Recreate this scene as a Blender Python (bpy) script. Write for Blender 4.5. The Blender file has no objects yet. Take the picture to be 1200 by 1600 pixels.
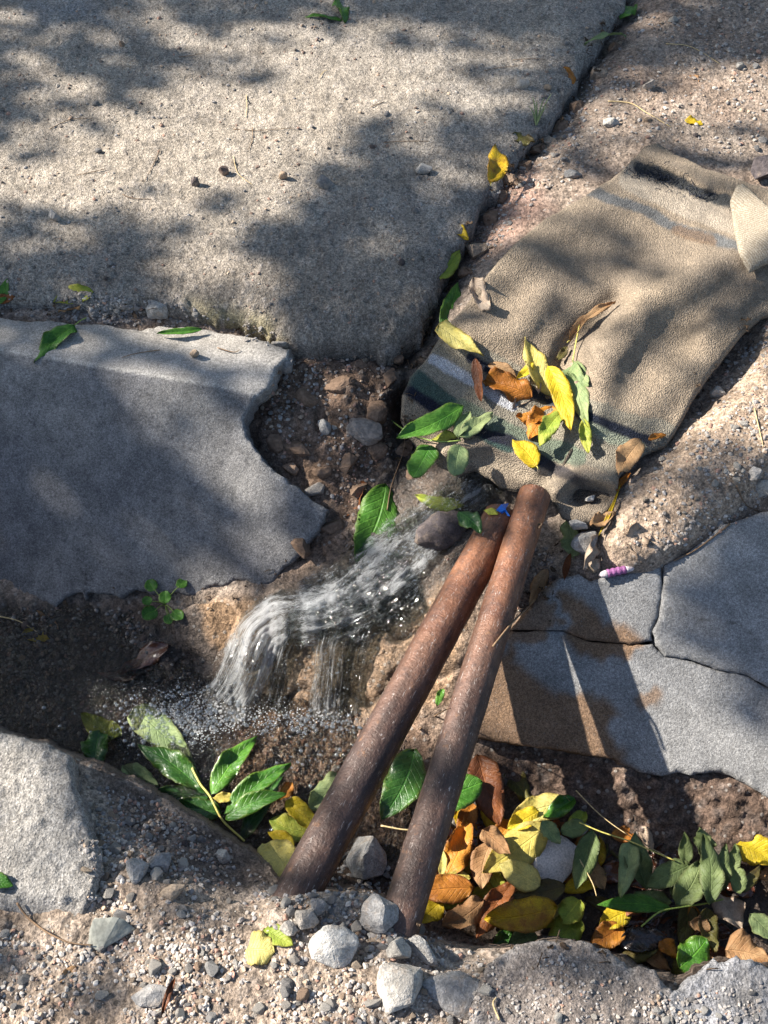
import bpy, bmesh, math, random
import numpy as np
from mathutils import Vector, Matrix
from mathutils.bvhtree import BVHTree
from mathutils.geometry import delaunay_2d_cdt

random.seed(7)
rng = np.random.default_rng(7)
SC = bpy.context.scene
COL = SC.collection
R = math.radians

# ------------------------------------------------------------------ camera, light, exposure
PITCH = 55.0
FPX = 800.0 / math.tan(R(25))          # focal length in pixels of the 1200x1600 photograph
CAMZ = 1.0
cd = bpy.data.cameras.new('camera'); cam = bpy.data.objects.new('camera', cd); COL.objects.link(cam)
cam.location = (0, 0, CAMZ); cam.rotation_euler = (R(90 - PITCH), 0, 0)
cd.sensor_fit = 'VERTICAL'; cd.sensor_height = 24; cd.sensor_width = 18; cd.lens = 12 / math.tan(R(25))
cd.clip_start = 0.02; cd.clip_end = 500
SC.camera = cam

SUN = Vector((-0.80, 0.20, 0.60)).normalized()      # direction towards the sun
sun_el = math.asin(SUN.z); sun_rot = math.atan2(SUN.x, SUN.y)
w = bpy.data.worlds.new('World'); SC.world = w; w.use_nodes = True
nt = w.node_tree; nt.nodes.clear()
sky = nt.nodes.new('ShaderNodeTexSky'); sky.sky_type = 'NISHITA'; sky.sun_disc = False
sky.sun_elevation = sun_el; sky.sun_rotation = sun_rot
bg = nt.nodes.new('ShaderNodeBackground'); bg.inputs[1].default_value = 0.068
wo = nt.nodes.new('ShaderNodeOutputWorld')
nt.links.new(sky.outputs[0], bg.inputs[0]); nt.links.new(bg.outputs[0], wo.inputs[0])
sl = bpy.data.lights.new('sun', 'SUN'); so = bpy.data.objects.new('sun', sl); COL.objects.link(so)
sl.energy = 5.0; sl.angle = R(0.53); sl.color = (1.0, 0.935, 0.83)
so.rotation_euler = SUN.to_track_quat('Z', 'Y').to_euler(); so.location = (-3, 1, 4)
SC.view_settings.view_transform = 'Standard'; SC.view_settings.look = 'None'
SC.view_settings.exposure = 1.5; SC.view_settings.gamma = 1; SC.view_settings.use_curve_mapping = False
SC.render.engine = 'CYCLES'
SC.cycles.max_bounces = 8; SC.cycles.transparent_max_bounces = 16
SC.cycles.caustics_reflective = False; SC.cycles.caustics_refractive = False

# ------------------------------------------------------------------ projection helpers
CA, SA = math.cos(R(PITCH)), math.sin(R(PITCH))

def unproj(px, py, z):
    a = (np.asarray(px, float) - 600) / FPX; b = (800 - np.asarray(py, float)) / FPX
    dz = -SA + b * CA; dy = CA + b * SA
    t = (np.asarray(z, float) - CAMZ) / dz
    return np.stack([a * t, dy * t, CAMZ + dz * t], -1)

def proj(p):
    x, y, z = p[0], p[1], p[2] - CAMZ
    d = y * CA - z * SA; u = y * SA + z * CA
    return 600 + FPX * x / d, 800 - FPX * u / d

def raydir(px, py):
    a = (px - 600) / FPX; b = (800 - py) / FPX
    return Vector((a, CA + b * SA, -SA + b * CA)).normalized()

# ------------------------------------------------------------------ noise
_perm = np.random.default_rng(3).permutation(512)
_ang = np.random.default_rng(4).random(512) * 2 * np.pi
_gx, _gy = np.cos(_ang), np.sin(_ang)

def perlin(x, y, seed=0):
    xi = np.floor(x).astype(int); yi = np.floor(y).astype(int)
    xf = x - xi; yf = y - yi
    u = xf * xf * xf * (xf * (xf * 6 - 15) + 10); v = yf * yf * yf * (yf * (yf * 6 - 15) + 10)
    def g(ix, iy, fx, fy):
        h = _perm[(_perm[(ix + seed * 37) & 511] + iy) & 511]
        return _gx[h] * fx + _gy[h] * fy
    a = g(xi, yi, xf, yf); b = g(xi + 1, yi, xf - 1, yf)
    c = g(xi, yi + 1, xf, yf - 1); d = g(xi + 1, yi + 1, xf - 1, yf - 1)
    return (a + u * (b - a)) * (1 - v) + (c + u * (d - c)) * v

def fbm(x, y, sc, octs=4, seed=0, gain=0.5):
    s = 0; a = 1; n = 0
    for i in range(octs):
        s = s + a * perlin(x * sc + 17.3 * i, y * sc - 9.1 * i, seed + i); n += a; a *= gain; sc *= 2.03
    return s / n * 1.6

def ridged(x, y, sc, octs=4, seed=0):
    s = 0; a = 1; n = 0
    for i in range(octs):
        s = s + a * (1 - 2.2 * np.abs(perlin(x * sc + 7.7 * i, y * sc, seed + i))); n += a; a *= .55; sc *= 2.1
    return s / n

def cells(x, y, sc, seed=0):
    """Worley noise: distance to the nearest point, and a random value for that cell."""
    x = np.asarray(x) * sc; y = np.asarray(y) * sc
    xi = np.floor(x).astype(int); yi = np.floor(y).astype(int)
    best = np.full(x.shape, 9.0); val = np.zeros(x.shape)
    for ox in (-1, 0, 1):
        for oy in (-1, 0, 1):
            h = _perm[(_perm[(xi + ox + seed * 31) & 511] + yi + oy) & 511]
            fx = _perm[(h + 91) & 511] / 512.0; fy = _perm[(h + 207) & 511] / 512.0
            d = np.hypot(xi + ox + fx - x, yi + oy + fy - y)
            m = d < best; best = np.where(m, d, best); val = np.where(m, _perm[(h + 11) & 511] / 512.0, val)
    return best, val

# ------------------------------------------------------------------ polygon helpers in photograph pixels
def seg_dist(px, py, poly, closed=True):
    P = np.asarray(poly, float)
    Q = np.roll(P, -1, 0) if closed else P[1:]
    A = P if closed else P[:-1]
    out = np.full(px.shape, 1e9)
    for (ax, ay), (bx, by) in zip(A, Q):
        dx, dy = bx - ax, by - ay; l2 = dx * dx + dy * dy + 1e-9
        t = np.clip(((px - ax) * dx + (py - ay) * dy) / l2, 0, 1)
        out = np.minimum(out, (px - ax - t * dx) ** 2 + (py - ay - t * dy) ** 2)
    return np.sqrt(out)

def inside(px, py, poly):
    r = np.zeros(px.shape, bool); n = len(poly)
    for i in range(n):
        ax, ay = poly[i]; bx, by = poly[(i + 1) % n]
        if ay == by: continue
        c = ((ay > py) != (by > py)) & (px < (bx - ax) * (py - ay) / (by - ay) + ax)
        r ^= c
    return r

def zone(px, py, poly, soft=20):
    d = seg_dist(px, py, poly); s = np.where(inside(px, py, poly), d, -d)
    t = np.clip(s / soft * .5 + .5, 0, 1)
    return t * t * (3 - 2 * t)

def mix(a, b, t):
    a = np.asarray(a, float); b = np.asarray(b, float)
    t = np.asarray(t)[..., None]
    return a * (1 - t) + b * t

def dense(poly, step=5, jit=1.5, seed=0, closed=True):
    r = random.Random(seed); out = []
    n = len(poly)
    for i in range(n if closed else n - 1):
        a = poly[i]; b = poly[(i + 1) % n]
        L = math.hypot(b[0] - a[0], b[1] - a[1]); k = max(1, int(L / step))
        nx, ny = -(b[1] - a[1]) / (L + 1e-9), (b[0] - a[0]) / (L + 1e-9)
        for j in range(k):
            t = j / k
            run = i * 977 + t * L                      # chips: straight facets of uneven length with small breaks between them
            o = 0
            for cell, amp in ((23, 1.3), (9, .6), (4, .22)):
                q = run / cell; q0 = math.floor(q); f = q - q0
                h0 = _perm[(int(q0) * 7 + seed * 13 + cell) & 511] / 256 - 1; h1 = _perm[(int(q0 + 1) * 7 + seed * 13 + cell) & 511] / 256 - 1
                o += jit * amp * (h0 + (h1 - h0) * f)
            o *= min(1, 6 * t, 6 * (1 - t)) if L > 12 else .4
            out.append((a[0] + (b[0] - a[0]) * t + nx * o, a[1] + (b[1] - a[1]) * t + ny * o))
    if not closed: out.append(tuple(poly[-1]))
    return out

# ------------------------------------------------------------------ object helpers
def tag(o, label=None, cat=None, group=None, kind=None):
    if label: o['label'] = label
    if cat: o['category'] = cat
    if group: o['group'] = group
    if kind: o['kind'] = kind
    return o

def mesh_arrays(name, V, F, attrs=None, smooth=True, uv=None):
    me = bpy.data.meshes.new(name)
    V = np.asarray(V, np.float32); F = np.asarray(F, np.int32)
    me.vertices.add(len(V)); me.vertices.foreach_set('co', V.ravel())
    k = F.shape[1]
    me.loops.add(len(F) * k); me.loops.foreach_set('vertex_index', F.ravel())
    me.polygons.add(len(F)); me.polygons.foreach_set('loop_start', np.arange(0, len(F) * k, k, dtype=np.int32))
    me.polygons.foreach_set('loop_total', np.full(len(F), k, np.int32))
    me.polygons.foreach_set('use_smooth', np.full(len(F), smooth))
    for an, arr in (attrs or {}).items():
        arr = np.asarray(arr, np.float32)
        if arr.ndim == 2:
            c = np.ones((len(V), 4), np.float32); c[:, :3] = arr
            at = me.attributes.new(an, 'FLOAT_COLOR', 'POINT'); at.data.foreach_set('color', c.ravel())
        else:
            at = me.attributes.new(an, 'FLOAT', 'POINT'); at.data.foreach_set('value', arr)
    me.update(calc_edges=True)
    if uv is not None:
        ul = me.uv_layers.new(name='UVMap'); ul.data.foreach_set('uv', np.asarray(uv, np.float32)[F.ravel()].ravel())
    me.validate()
    return me

def link(name, me, mat=None, parent=None, loc=None):
    o = bpy.data.objects.new(name, me); COL.objects.link(o)
    if mat is not None and me is not None and len(me.materials) == 0: me.materials.append(mat)
    if parent: o.parent = parent
    if loc is not None: o.location = loc
    return o

def recentre(V, loc):
    return np.asarray(V) - np.asarray(loc)

def empty(name, loc=(0, 0, 0)):
    o = bpy.data.objects.new(name, None); COL.objects.link(o); o.location = loc; o.empty_display_size = .02
    return o

BV, BF = [], []          # solid surfaces that things can rest on
def add_solid(V, F):
    n = sum(len(v) for v in BV); BV.append(np.asarray(V)); 
    F = np.asarray(F)
    if F.shape[1] == 4: F = np.concatenate([F[:, [0, 1, 2]], F[:, [0, 2, 3]]])
    BF.append(F + n)
def make_bvh():
    return BVHTree.FromPolygons(np.concatenate(BV).tolist(), np.concatenate(BF).tolist())

# ------------------------------------------------------------------ materials
class M:
    def __init__(s, name):
        s.m = bpy.data.materials.new(name); s.m.use_nodes = True; s.t = s.m.node_tree; s.t.nodes.clear()
        s.out = s.n('ShaderNodeOutputMaterial')
    def n(s, typ, **kw):
        nd = s.t.nodes.new(typ)
        for k, v in kw.items(): setattr(nd, k, v)
        return nd
    def set(s, sock, v):
        if hasattr(v, 'is_output') or isinstance(v, bpy.types.NodeSocket): s.t.links.new(v, sock)
        else:
            if hasattr(sock.default_value, '__len__') and not hasattr(v, '__len__'): v = [v] * len(sock.default_value)
            if hasattr(v, '__len__') and len(v) == 3 and len(sock.default_value) == 4: v = (*v, 1)
            sock.default_value = v
    def math(s, op, a, b=0, clamp=False):
        nd = s.n('ShaderNodeMath', operation=op, use_clamp=clamp); s.set(nd.inputs[0], a); s.set(nd.inputs[1], b); return nd.outputs[0]
    def obj(s):
        return s.n('ShaderNodeTexCoord').outputs['Object']
    def noise(s, scale, detail=4, rough=.6, vec=None, dist=0, out='Fac'):
        nd = s.n('ShaderNodeTexNoise'); s.set(nd.inputs['Scale'], scale); s.set(nd.inputs['Detail'], detail)
        s.set(nd.inputs['Roughness'], rough); s.set(nd.inputs['Distortion'], dist)
        s.set(nd.inputs['Vector'], vec if vec is not None else s.obj()); return nd.outputs[out]
    def vor(s, scale, vec=None, feature='F1', out='Distance', rnd=1):
        nd = s.n('ShaderNodeTexVoronoi', feature=feature); s.set(nd.inputs['Scale'], scale); s.set(nd.inputs['Randomness'], rnd)
        s.set(nd.inputs['Vector'], vec if vec is not None else s.obj()); return nd.outputs[out]
    def ramp(s, fac, a, b, va=0.0, vb=1.0):
        nd = s.n('ShaderNodeMapRange', interpolation_type='SMOOTHSTEP'); s.set(nd.inputs[0], fac)
        for i, v in enumerate((a, b, va, vb)): s.set(nd.inputs[1 + i], v)
        return nd.outputs[0]
    def mix(s, f, a, b, mode='MIX'):
        nd = s.n('ShaderNodeMix', data_type='RGBA', blend_type=mode); s.set(nd.inputs[0], f); s.set(nd.inputs[6], a); s.set(nd.inputs[7], b); return nd.outputs[2]
    def scale(s, col, f):
        nd = s.n('ShaderNodeVectorMath', operation='SCALE'); s.set(nd.inputs[0], col); s.set(nd.inputs[3], f); return nd.outputs[0]
    def attr(s, name, out='Color'):
        return s.n('ShaderNodeAttribute', attribute_name=name).outputs[out]
    def bump(s, h, strength=.5, dist=.001, prev=None):
        nd = s.n('ShaderNodeBump'); s.set(nd.inputs['Strength'], strength); s.set(nd.inputs['Distance'], dist); s.set(nd.inputs['Height'], h)
        if prev is not None: s.set(nd.inputs['Normal'], prev)
        return nd.outputs[0]
    def rgb_ramp(s, fac, stops, interp='LINEAR'):
        nd = s.n('ShaderNodeValToRGB'); s.set(nd.inputs[0], fac); e = nd.color_ramp.elements; nd.color_ramp.interpolation = interp
        e[0].position = stops[0][0]; e[0].color = (*stops[0][1], 1); e[1].position = stops[-1][0]; e[1].color = (*stops[-1][1], 1)
        for p, c in stops[1:-1]:
            x = e.new(p); x.color = (*c, 1)
        return nd.outputs[0]
    def pbr(s, col, rough=.9, normal=None, spec=.3, **kw):
        nd = s.n('ShaderNodeBsdfPrincipled'); s.set(nd.inputs['Base Color'], col); s.set(nd.inputs['Roughness'], rough)
        s.set(nd.inputs['Specular IOR Level'], spec)
        if normal is not None: s.set(nd.inputs['Normal'], normal)
        for k, v in kw.items(): s.set(nd.inputs[k], v)
        return nd.outputs[0]
    def done(s, sh):
        s.t.links.new(sh, s.out.inputs[0]); return s.m

def earth_mat(name, fine=900, grain=260, b1=.55, b2=.5, speck=.35, dark=(.05, .045, .04), light=(.5, .47, .43), contrast=.75):
    """Mineral surface: base colour from the mesh, grains and specks of sand and aggregate, wet where the mesh says wet."""
    m = M(name)
    base = m.attr('Col'); wet = m.attr('Wet', 'Fac')
    n1 = m.noise(fine, 3, .65); n2 = m.noise(grain, 5, .7); n3 = m.noise(28, 4, .6)
    v1 = m.vor(grain * 1.25); vc = m.vor(grain * 1.25, out='Color')
    sep = m.n('ShaderNodeSeparateColor'); m.set(sep.inputs[0], vc)
    f = m.math('ADD', m.math('MULTIPLY', m.ramp(n2, .36, .66), contrast), 1 - contrast * .55)
    c = m.scale(base, f)
    c = m.scale(c, m.ramp(n3, .3, .7, .86, 1.14))
    c = m.scale(c, m.ramp(n1, .35, .65, .68, 1.3))
    isd = m.math('MULTIPLY', m.ramp(sep.outputs[0], .86, .9), m.ramp(v1, .45, .3))
    isl = m.math('MULTIPLY', m.ramp(sep.outputs[1], .84, .88), m.ramp(v1, .45, .3))
    c = m.mix(m.math('MULTIPLY', isd, speck * 1.6, True), c, dark)
    c = m.mix(m.math('MULTIPLY', isl, speck), c, light)
    c = m.scale(c, m.ramp(wet, 0, 1, 1, .55))
    h = m.math('ADD', m.math('MULTIPLY', n1, .5), m.math('MULTIPLY', n2, 1.4))
    h2 = m.ramp(v1, .05, .6, 1, 0)
    nb = m.bump(h, min(1, b1 * 1.3), .0030); nb = m.bump(h2, b2 * .8, .0022, nb)
    return m.done(m.pbr(c, m.ramp(wet, 0, 1, .95, .22), nb, m.ramp(wet, 0, 1, .15, .55)))

MAT = {}
MAT['soil'] = earth_mat('soil', 430, 130, .8, .5, .4)
MAT['pavement'] = earth_mat('worn_concrete', 620, 240, .7, .5, .3, (.06, .05, .045), (.62, .57, .5), .7)
MAT['slab'] = earth_mat('grey_concrete', 760, 330, .32, .15, .16, (.07, .07, .07), (.33, .32, .31), .5)
MAT['chunk'] = earth_mat('broken_concrete', 600, 240, .65, .4, .2, (.08, .07, .07), (.45, .42, .39), .6)

def towel_mat():
    m = M('terry_cloth'); base = m.attr('Col')
    n1 = m.noise(850, 2, .6); n2 = m.noise(300, 3, .7); v = m.vor(520)
    c = m.scale(base, m.ramp(n1, .35, .65, .6, 1.32)); c = m.scale(c, m.ramp(n2, .35, .65, .86, 1.12))
    c = m.scale(c, m.ramp(m.noise(35, 4, .6), .3, .7, .88, 1.1))
    h = m.math('ADD', m.math('ADD', n1, n2), m.ramp(v, 0, .7, 1, 0))
    nb = m.bump(h, .8, .0017)
    return m.done(m.pbr(c, 1, nb, .05, **{'Sheen Weight': .06, 'Sheen Roughness': .6}))
MAT['towel'] = towel_mat()

def knit_mat():
    m = M('ribbed_cloth')
    wv = m.n('ShaderNodeTexWave', wave_type='BANDS', bands_direction='X'); m.set(wv.inputs['Scale'], 95); m.set(wv.inputs['Distortion'], 7)
    m.set(wv.inputs['Detail'], 3); m.set(wv.inputs['Detail Scale'], 6)
    mp = m.n('ShaderNodeMapping'); mp.inputs['Rotation'].default_value = (0, 0, R(-28)); m.set(mp.inputs[0], m.obj()); m.set(wv.inputs['Vector'], mp.outputs[0])
    n1 = m.noise(1200, 2, .6)
    c = m.mix(m.ramp(wv.outputs[1], .1, .7), (.28, .23, .17), (.46, .40, .32)); c = m.scale(c, m.ramp(n1, .3, .7, .8, 1.15))
    nb = m.bump(m.math('ADD', wv.outputs[1], n1), .8, .0015)
    return m.done(m.pbr(c, 1, nb, .05))
MAT['knit'] = knit_mat()

def rust_mat():
    m = M('rusty_steel'); o = m.obj()
    n1 = m.noise(14, 6, .65, dist=.6); n2 = m.noise(90, 6, .7); n3 = m.noise(380, 3, .6)
    mp = m.n('ShaderNodeMapping'); mp.inputs['Scale'].default_value = (90, 90, 16); m.set(mp.inputs[0], o)
    sc = m.noise(6, 3, .6, vec=mp.outputs[0], dist=1.2)
    sp = m.n('ShaderNodeSeparateXYZ'); m.set(sp.inputs[0], o)
    up = m.ramp(m.math('ADD', sp.outputs[2], m.math('MULTIPLY', n1, .3)), .18, .48, 1, 0)
    c1 = m.rgb_ramp(n1, [(.2, (.034, .023, .021)), (.42, (.066, .040, .033)), (.55, (.11, .062, .046)), (.8, (.18, .095, .065))])
    c2 = m.rgb_ramp(n1, [(.2, (.07, .03, .02)), (.42, (.17, .07, .038)), (.6, (.30, .13, .062)), (.8, (.21, .08, .04))])
    c = m.mix(up, c1, c2)
    c = m.mix(m.ramp(n2, .45, .72, 0, .75), c, (.055, .035, .032))
    c = m.mix(m.ramp(m.noise(45, 5, .7), .6, .75, 0, .5), c, (.34, .17, .08))
    c = m.mix(m.ramp(sc, .62, .70, 0, .6), c, (.50, .45, .42))
    c = m.scale(c, m.ramp(n3, .3, .7, .86, 1.14)); mp4 = m.n('ShaderNodeMapping'); mp4.inputs['Scale'].default_value = (60, 60, 5); m.set(mp4.inputs[0], o)
    c = m.scale(c, m.ramp(m.noise(1, 4, .65, vec=mp4.outputs[0]), .35, .65, .6, 1.12))
    h = m.math('ADD', m.math('MULTIPLY', n2, 1.0), m.math('MULTIPLY', n3, .35))
    nb = m.bump(h, .9, .0022)
    return m.done(m.pbr(c, m.ramp(n2, .3, .7, .38, .7), nb, .5, Metallic=.2))
MAT['rust'] = rust_mat()

def leaf_mat(name, c1, c2, spot=(.1, .05, .02), spots=.3, rough=.5, tr=.3, vein=(1.25), wetgloss=0, blotch=.5):
    m = M(name)
    uv = m.n('ShaderNodeTexCoord').outputs['UV']; sx = m.n('ShaderNodeSeparateXYZ'); m.set(sx.inputs[0], uv)
    s, t = sx.outputs[0], m.math('ABSOLUTE', m.math('SUBTRACT', sx.outputs[1], .5))     # t: 0 midrib .. .5 edge
    rnd = m.n('ShaderNodeObjectInfo').outputs['Random']
    o = m.n('ShaderNodeVectorMath', operation='ADD'); m.set(o.inputs[0], m.obj()); 
    cb = m.n('ShaderNodeCombineXYZ'); m.set(cb.inputs[0], m.math('MULTIPLY', rnd, 7.1)); m.set(cb.inputs[1], m.math('MULTIPLY', rnd, 3.3)); m.set(o.inputs[1], cb.outputs[0])
    P = o.outputs[0]
    nl = m.noise(38, 4, .6, vec=P); ns = m.noise(170, 4, .65, vec=P); nf = m.noise(900, 2, .6, vec=P)
    ph = m.math('FRACT', m.math('SUBTRACT', m.math('MULTIPLY', s, 9), m.math('MULTIPLY', t, 4.2)))
    sv = m.ramp(m.math('ABSOLUTE', m.math('SUBTRACT', ph, .5)), 0, .13, 1, 0)
    mid = m.ramp(t, .012, .032, 1, 0)
    vn = m.math('MAXIMUM', mid, m.math('MULTIPLY', sv, .45))
    c = m.mix(m.ramp(m.math('ADD', nl, m.math('MULTIPLY', m.math('SUBTRACT', rnd, .5), .25)), .5 - .25 * blotch, .5 + .3 * blotch), c1, c2)
    c = m.mix(m.math('MULTIPLY', m.ramp(ns, .56, .68), spots), c, spot)
    c = m.scale(c, m.ramp(nf, .25, .75, .85, 1.12)); c = m.scale(c, m.ramp(ns, .3, .7, .82, 1.15))
    c = m.mix(m.math('MULTIPLY', m.ramp(m.math('ADD', t, m.math('MULTIPLY', ns, .25)), .50, .62), .5), c, spot)
    c = m.scale(c, m.math('ADD', 1, m.math('MULTIPLY', vn, vein - 1)))
    nb = m.bump(m.math('ADD', m.math('MULTIPLY', vn, -.7), m.math('MULTIPLY', ns, 1.3)), .8, .0014)
    a = m.pbr(c, m.math('ADD', rough + .02, m.math('MULTIPLY', m.math('SUBTRACT', ns, .5), .5)), nb, .35 if wetgloss == 0 else .5, **({'Coat Weight': wetgloss, 'Coat Roughness': .16} if wetgloss else {}))
    trn = m.n('ShaderNodeBsdfTranslucent'); m.set(trn.inputs[0], m.scale(c, 1.1)); m.set(trn.inputs[1], nb)
    mx = m.n('ShaderNodeMixShader'); mx.inputs[0].default_value = tr; m.t.links.new(a, mx.inputs[1]); m.t.links.new(trn.outputs[0], mx.inputs[2])
    return m.done(mx.outputs[0])

LM = {
 'green':   leaf_mat('fresh_green_leaf', (.045, .15, .018), (.085, .22, .03), (.12, .14, .03), .15, .38, .3, 1.6),
 'wet':     leaf_mat('wet_green_leaf', (.028, .095, .016), (.05, .14, .022), (.12, .14, .03), .3, .32, .25, 1.9, .3),
 'bright':  leaf_mat('bright_green_leaf', (.06, .19, .02), (.10, .26, .03), (.2, .25, .04), .3, .35, .35, 1.7, .2),
 'pale':    leaf_mat('pale_green_leaf', (.22, .30, .13), (.32, .38, .17), (.2, .2, .08), .2, .6, .3, 1.25),
 'sage':    leaf_mat('sage_green_leaf', (.12, .165, .06), (.18, .23, .085), (.09, .09, .04), .25, .55, .25, 1.4),
 'lime':    leaf_mat('yellow_green_leaf', (.28, .36, .05), (.45, .46, .07), (.2, .15, .03), .25, .5, .35, 1.3),
 'yellow':  leaf_mat('yellow_leaf', (.58, .42, .02), (.66, .52, .035), (.35, .2, .02), .5, .45, .35, 1.15),
 'cream':   leaf_mat('pale_yellow_leaf', (.60, .50, .12), (.66, .58, .20), (.4, .28, .08), .15, .5, .35, 1.12),
 'gold':    leaf_mat('gold_and_brown_leaf', (.62, .43, .015), (.30, .13, .02), (.18, .07, .02), .5, .45, .3, 1.2, 0, .7),
 'orange':  leaf_mat('orange_leaf', (.56, .24, .035), (.38, .14, .022), (.14, .05, .02), .5, .45, .3, 1.25),
 'rust':    leaf_mat('rust_brown_leaf', (.27, .095, .03), (.15, .05, .02), (.07, .03, .015), .5, .45, .25, 1.3),
 'wetrust': leaf_mat('wet_brown_leaf', (.14, .045, .02), (.07, .026, .014), (.03, .015, .01), .5, .2, .2, 1.3, .8),
 'tan':     leaf_mat('dry_tan_leaf', (.42, .26, .13), (.34, .18, .08), (.2, .1, .05), .35, .65, .25, 1.2),
 'dust':    leaf_mat('dry_pale_leaf', (.46, .37, .29), (.34, .25, .18), (.22, .15, .1), .35, .75, .2, 1.1),
 'olive':   leaf_mat('olive_brown_leaf', (.13, .12, .03), (.09, .065, .022), (.05, .03, .015), .5, .45, .25, 1.5),
 'dark':    leaf_mat('rotten_black_leaf', (.022, .018, .02), (.04, .03, .028), (.01, .01, .01), .5, .25, .05, 1.3, .5),
}
def simple(name, col, rough=.6, spec=.3, b=0, bs=400, **kw):
    m = M(name); nb = None
    n = m.noise(bs, 3, .6)
    if b: nb = m.bump(n, b, .001)
    return m.done(m.pbr(m.scale(col, m.ramp(n, .3, .7, .75, 1.25)) if False else m.mix(m.ramp(n, .3, .7), [c * .72 for c in col], [min(1, c * 1.22) for c in col]), rough, nb, spec, **kw))
MAT['twig'] = simple('dry_twig', (.20, .13, .08), .8, .2, .5)
MAT['straw'] = simple('dry_straw', (.50, .38, .20), .7, .2, .3)
MAT['stalk_green'] = simple('green_stalk', (.22, .30, .07), .5)
MAT['stalk_yellow'] = simple('yellow_stalk', (.55, .48, .13), .5)
MAT['bark'] = simple('bark', (.12, .09, .07), .9, .2, .8, 60)
MAT['blue'] = simple('blue_plastic', (.01, .13, .55), .3, .5)
MAT['yellowp'] = simple('yellow_plastic', (.55, .5, .05), .3, .5)
MAT['purple'] = simple('purple_film', (.24, .085, .22), .55, .4, 1, 400)
MAT['whitep'] = simple('white_plastic', (.48, .42, .44), .5, .4, .5)
MAT['navy'] = simple('navy_thread', (.015, .02, .035), .9)
MAT['creamthread'] = simple('cream_thread', (.5, .44, .34), .9)

def stone_mat(name, stops, b=.5):
    m = M(name); rnd = m.n('ShaderNodeObjectInfo').outputs['Random']
    base = m.rgb_ramp(rnd, stops)
    n1 = m.noise(120, 6, .7); n2 = m.noise(600, 3, .6)
    c = m.scale(base, m.ramp(n1, .32, .68, .62, 1.25)); c = m.mix(m.ramp(m.noise(70, 5, .7), .48, .66, 0, .55), c, (.30, .23, .17)); c = m.scale(c, m.ramp(n2, .3, .7, .78, 1.2))
    nb = m.bump(m.math('ADD', m.math('MULTIPLY', n1, 1.6), m.math('MULTIPLY', n2, .5)), min(1, b * 1.5), .0030)
    return m.done(m.pbr(c, .88, nb, .25))
MAT['stone_grey'] = stone_mat('grey_stone', [(0, (.21, .205, .205)), (.5, (.31, .30, .295)), (1, (.41, .395, .37))])
MAT['stone_pale'] = stone_mat('pale_stone', [(0, (.33, .30, .27)), (.5, (.42, .39, .35)), (1, (.50, .47, .43))])
MAT['stone_tan'] = stone_mat('tan_stone', [(0, (.30, .2, .14)), (.5, (.38, .28, .2)), (1, (.42, .34, .26))])
MAT['stone_dark'] = stone_mat('dark_stone', [(0, (.07, .06, .065)), (.5, (.12, .1, .1)), (1, (.16, .11, .09))])
MAT['stone_white'] = stone_mat('white_stone', [(0, (.50, .48, .45)), (1, (.58, .56, .53))], .7)

def pebble_mat():
    m = M('loose_gravel'); n1 = m.noise(400, 4, .6)
    c = m.scale(m.attr('Col'), m.ramp(n1, .3, .7, .7, 1.25))
    return m.done(m.pbr(c, m.ramp(m.attr('Wet', 'Fac'), 0, 1, .9, .15), m.bump(n1, .5, .001), .3))
MAT['pebble'] = pebble_mat()

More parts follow.
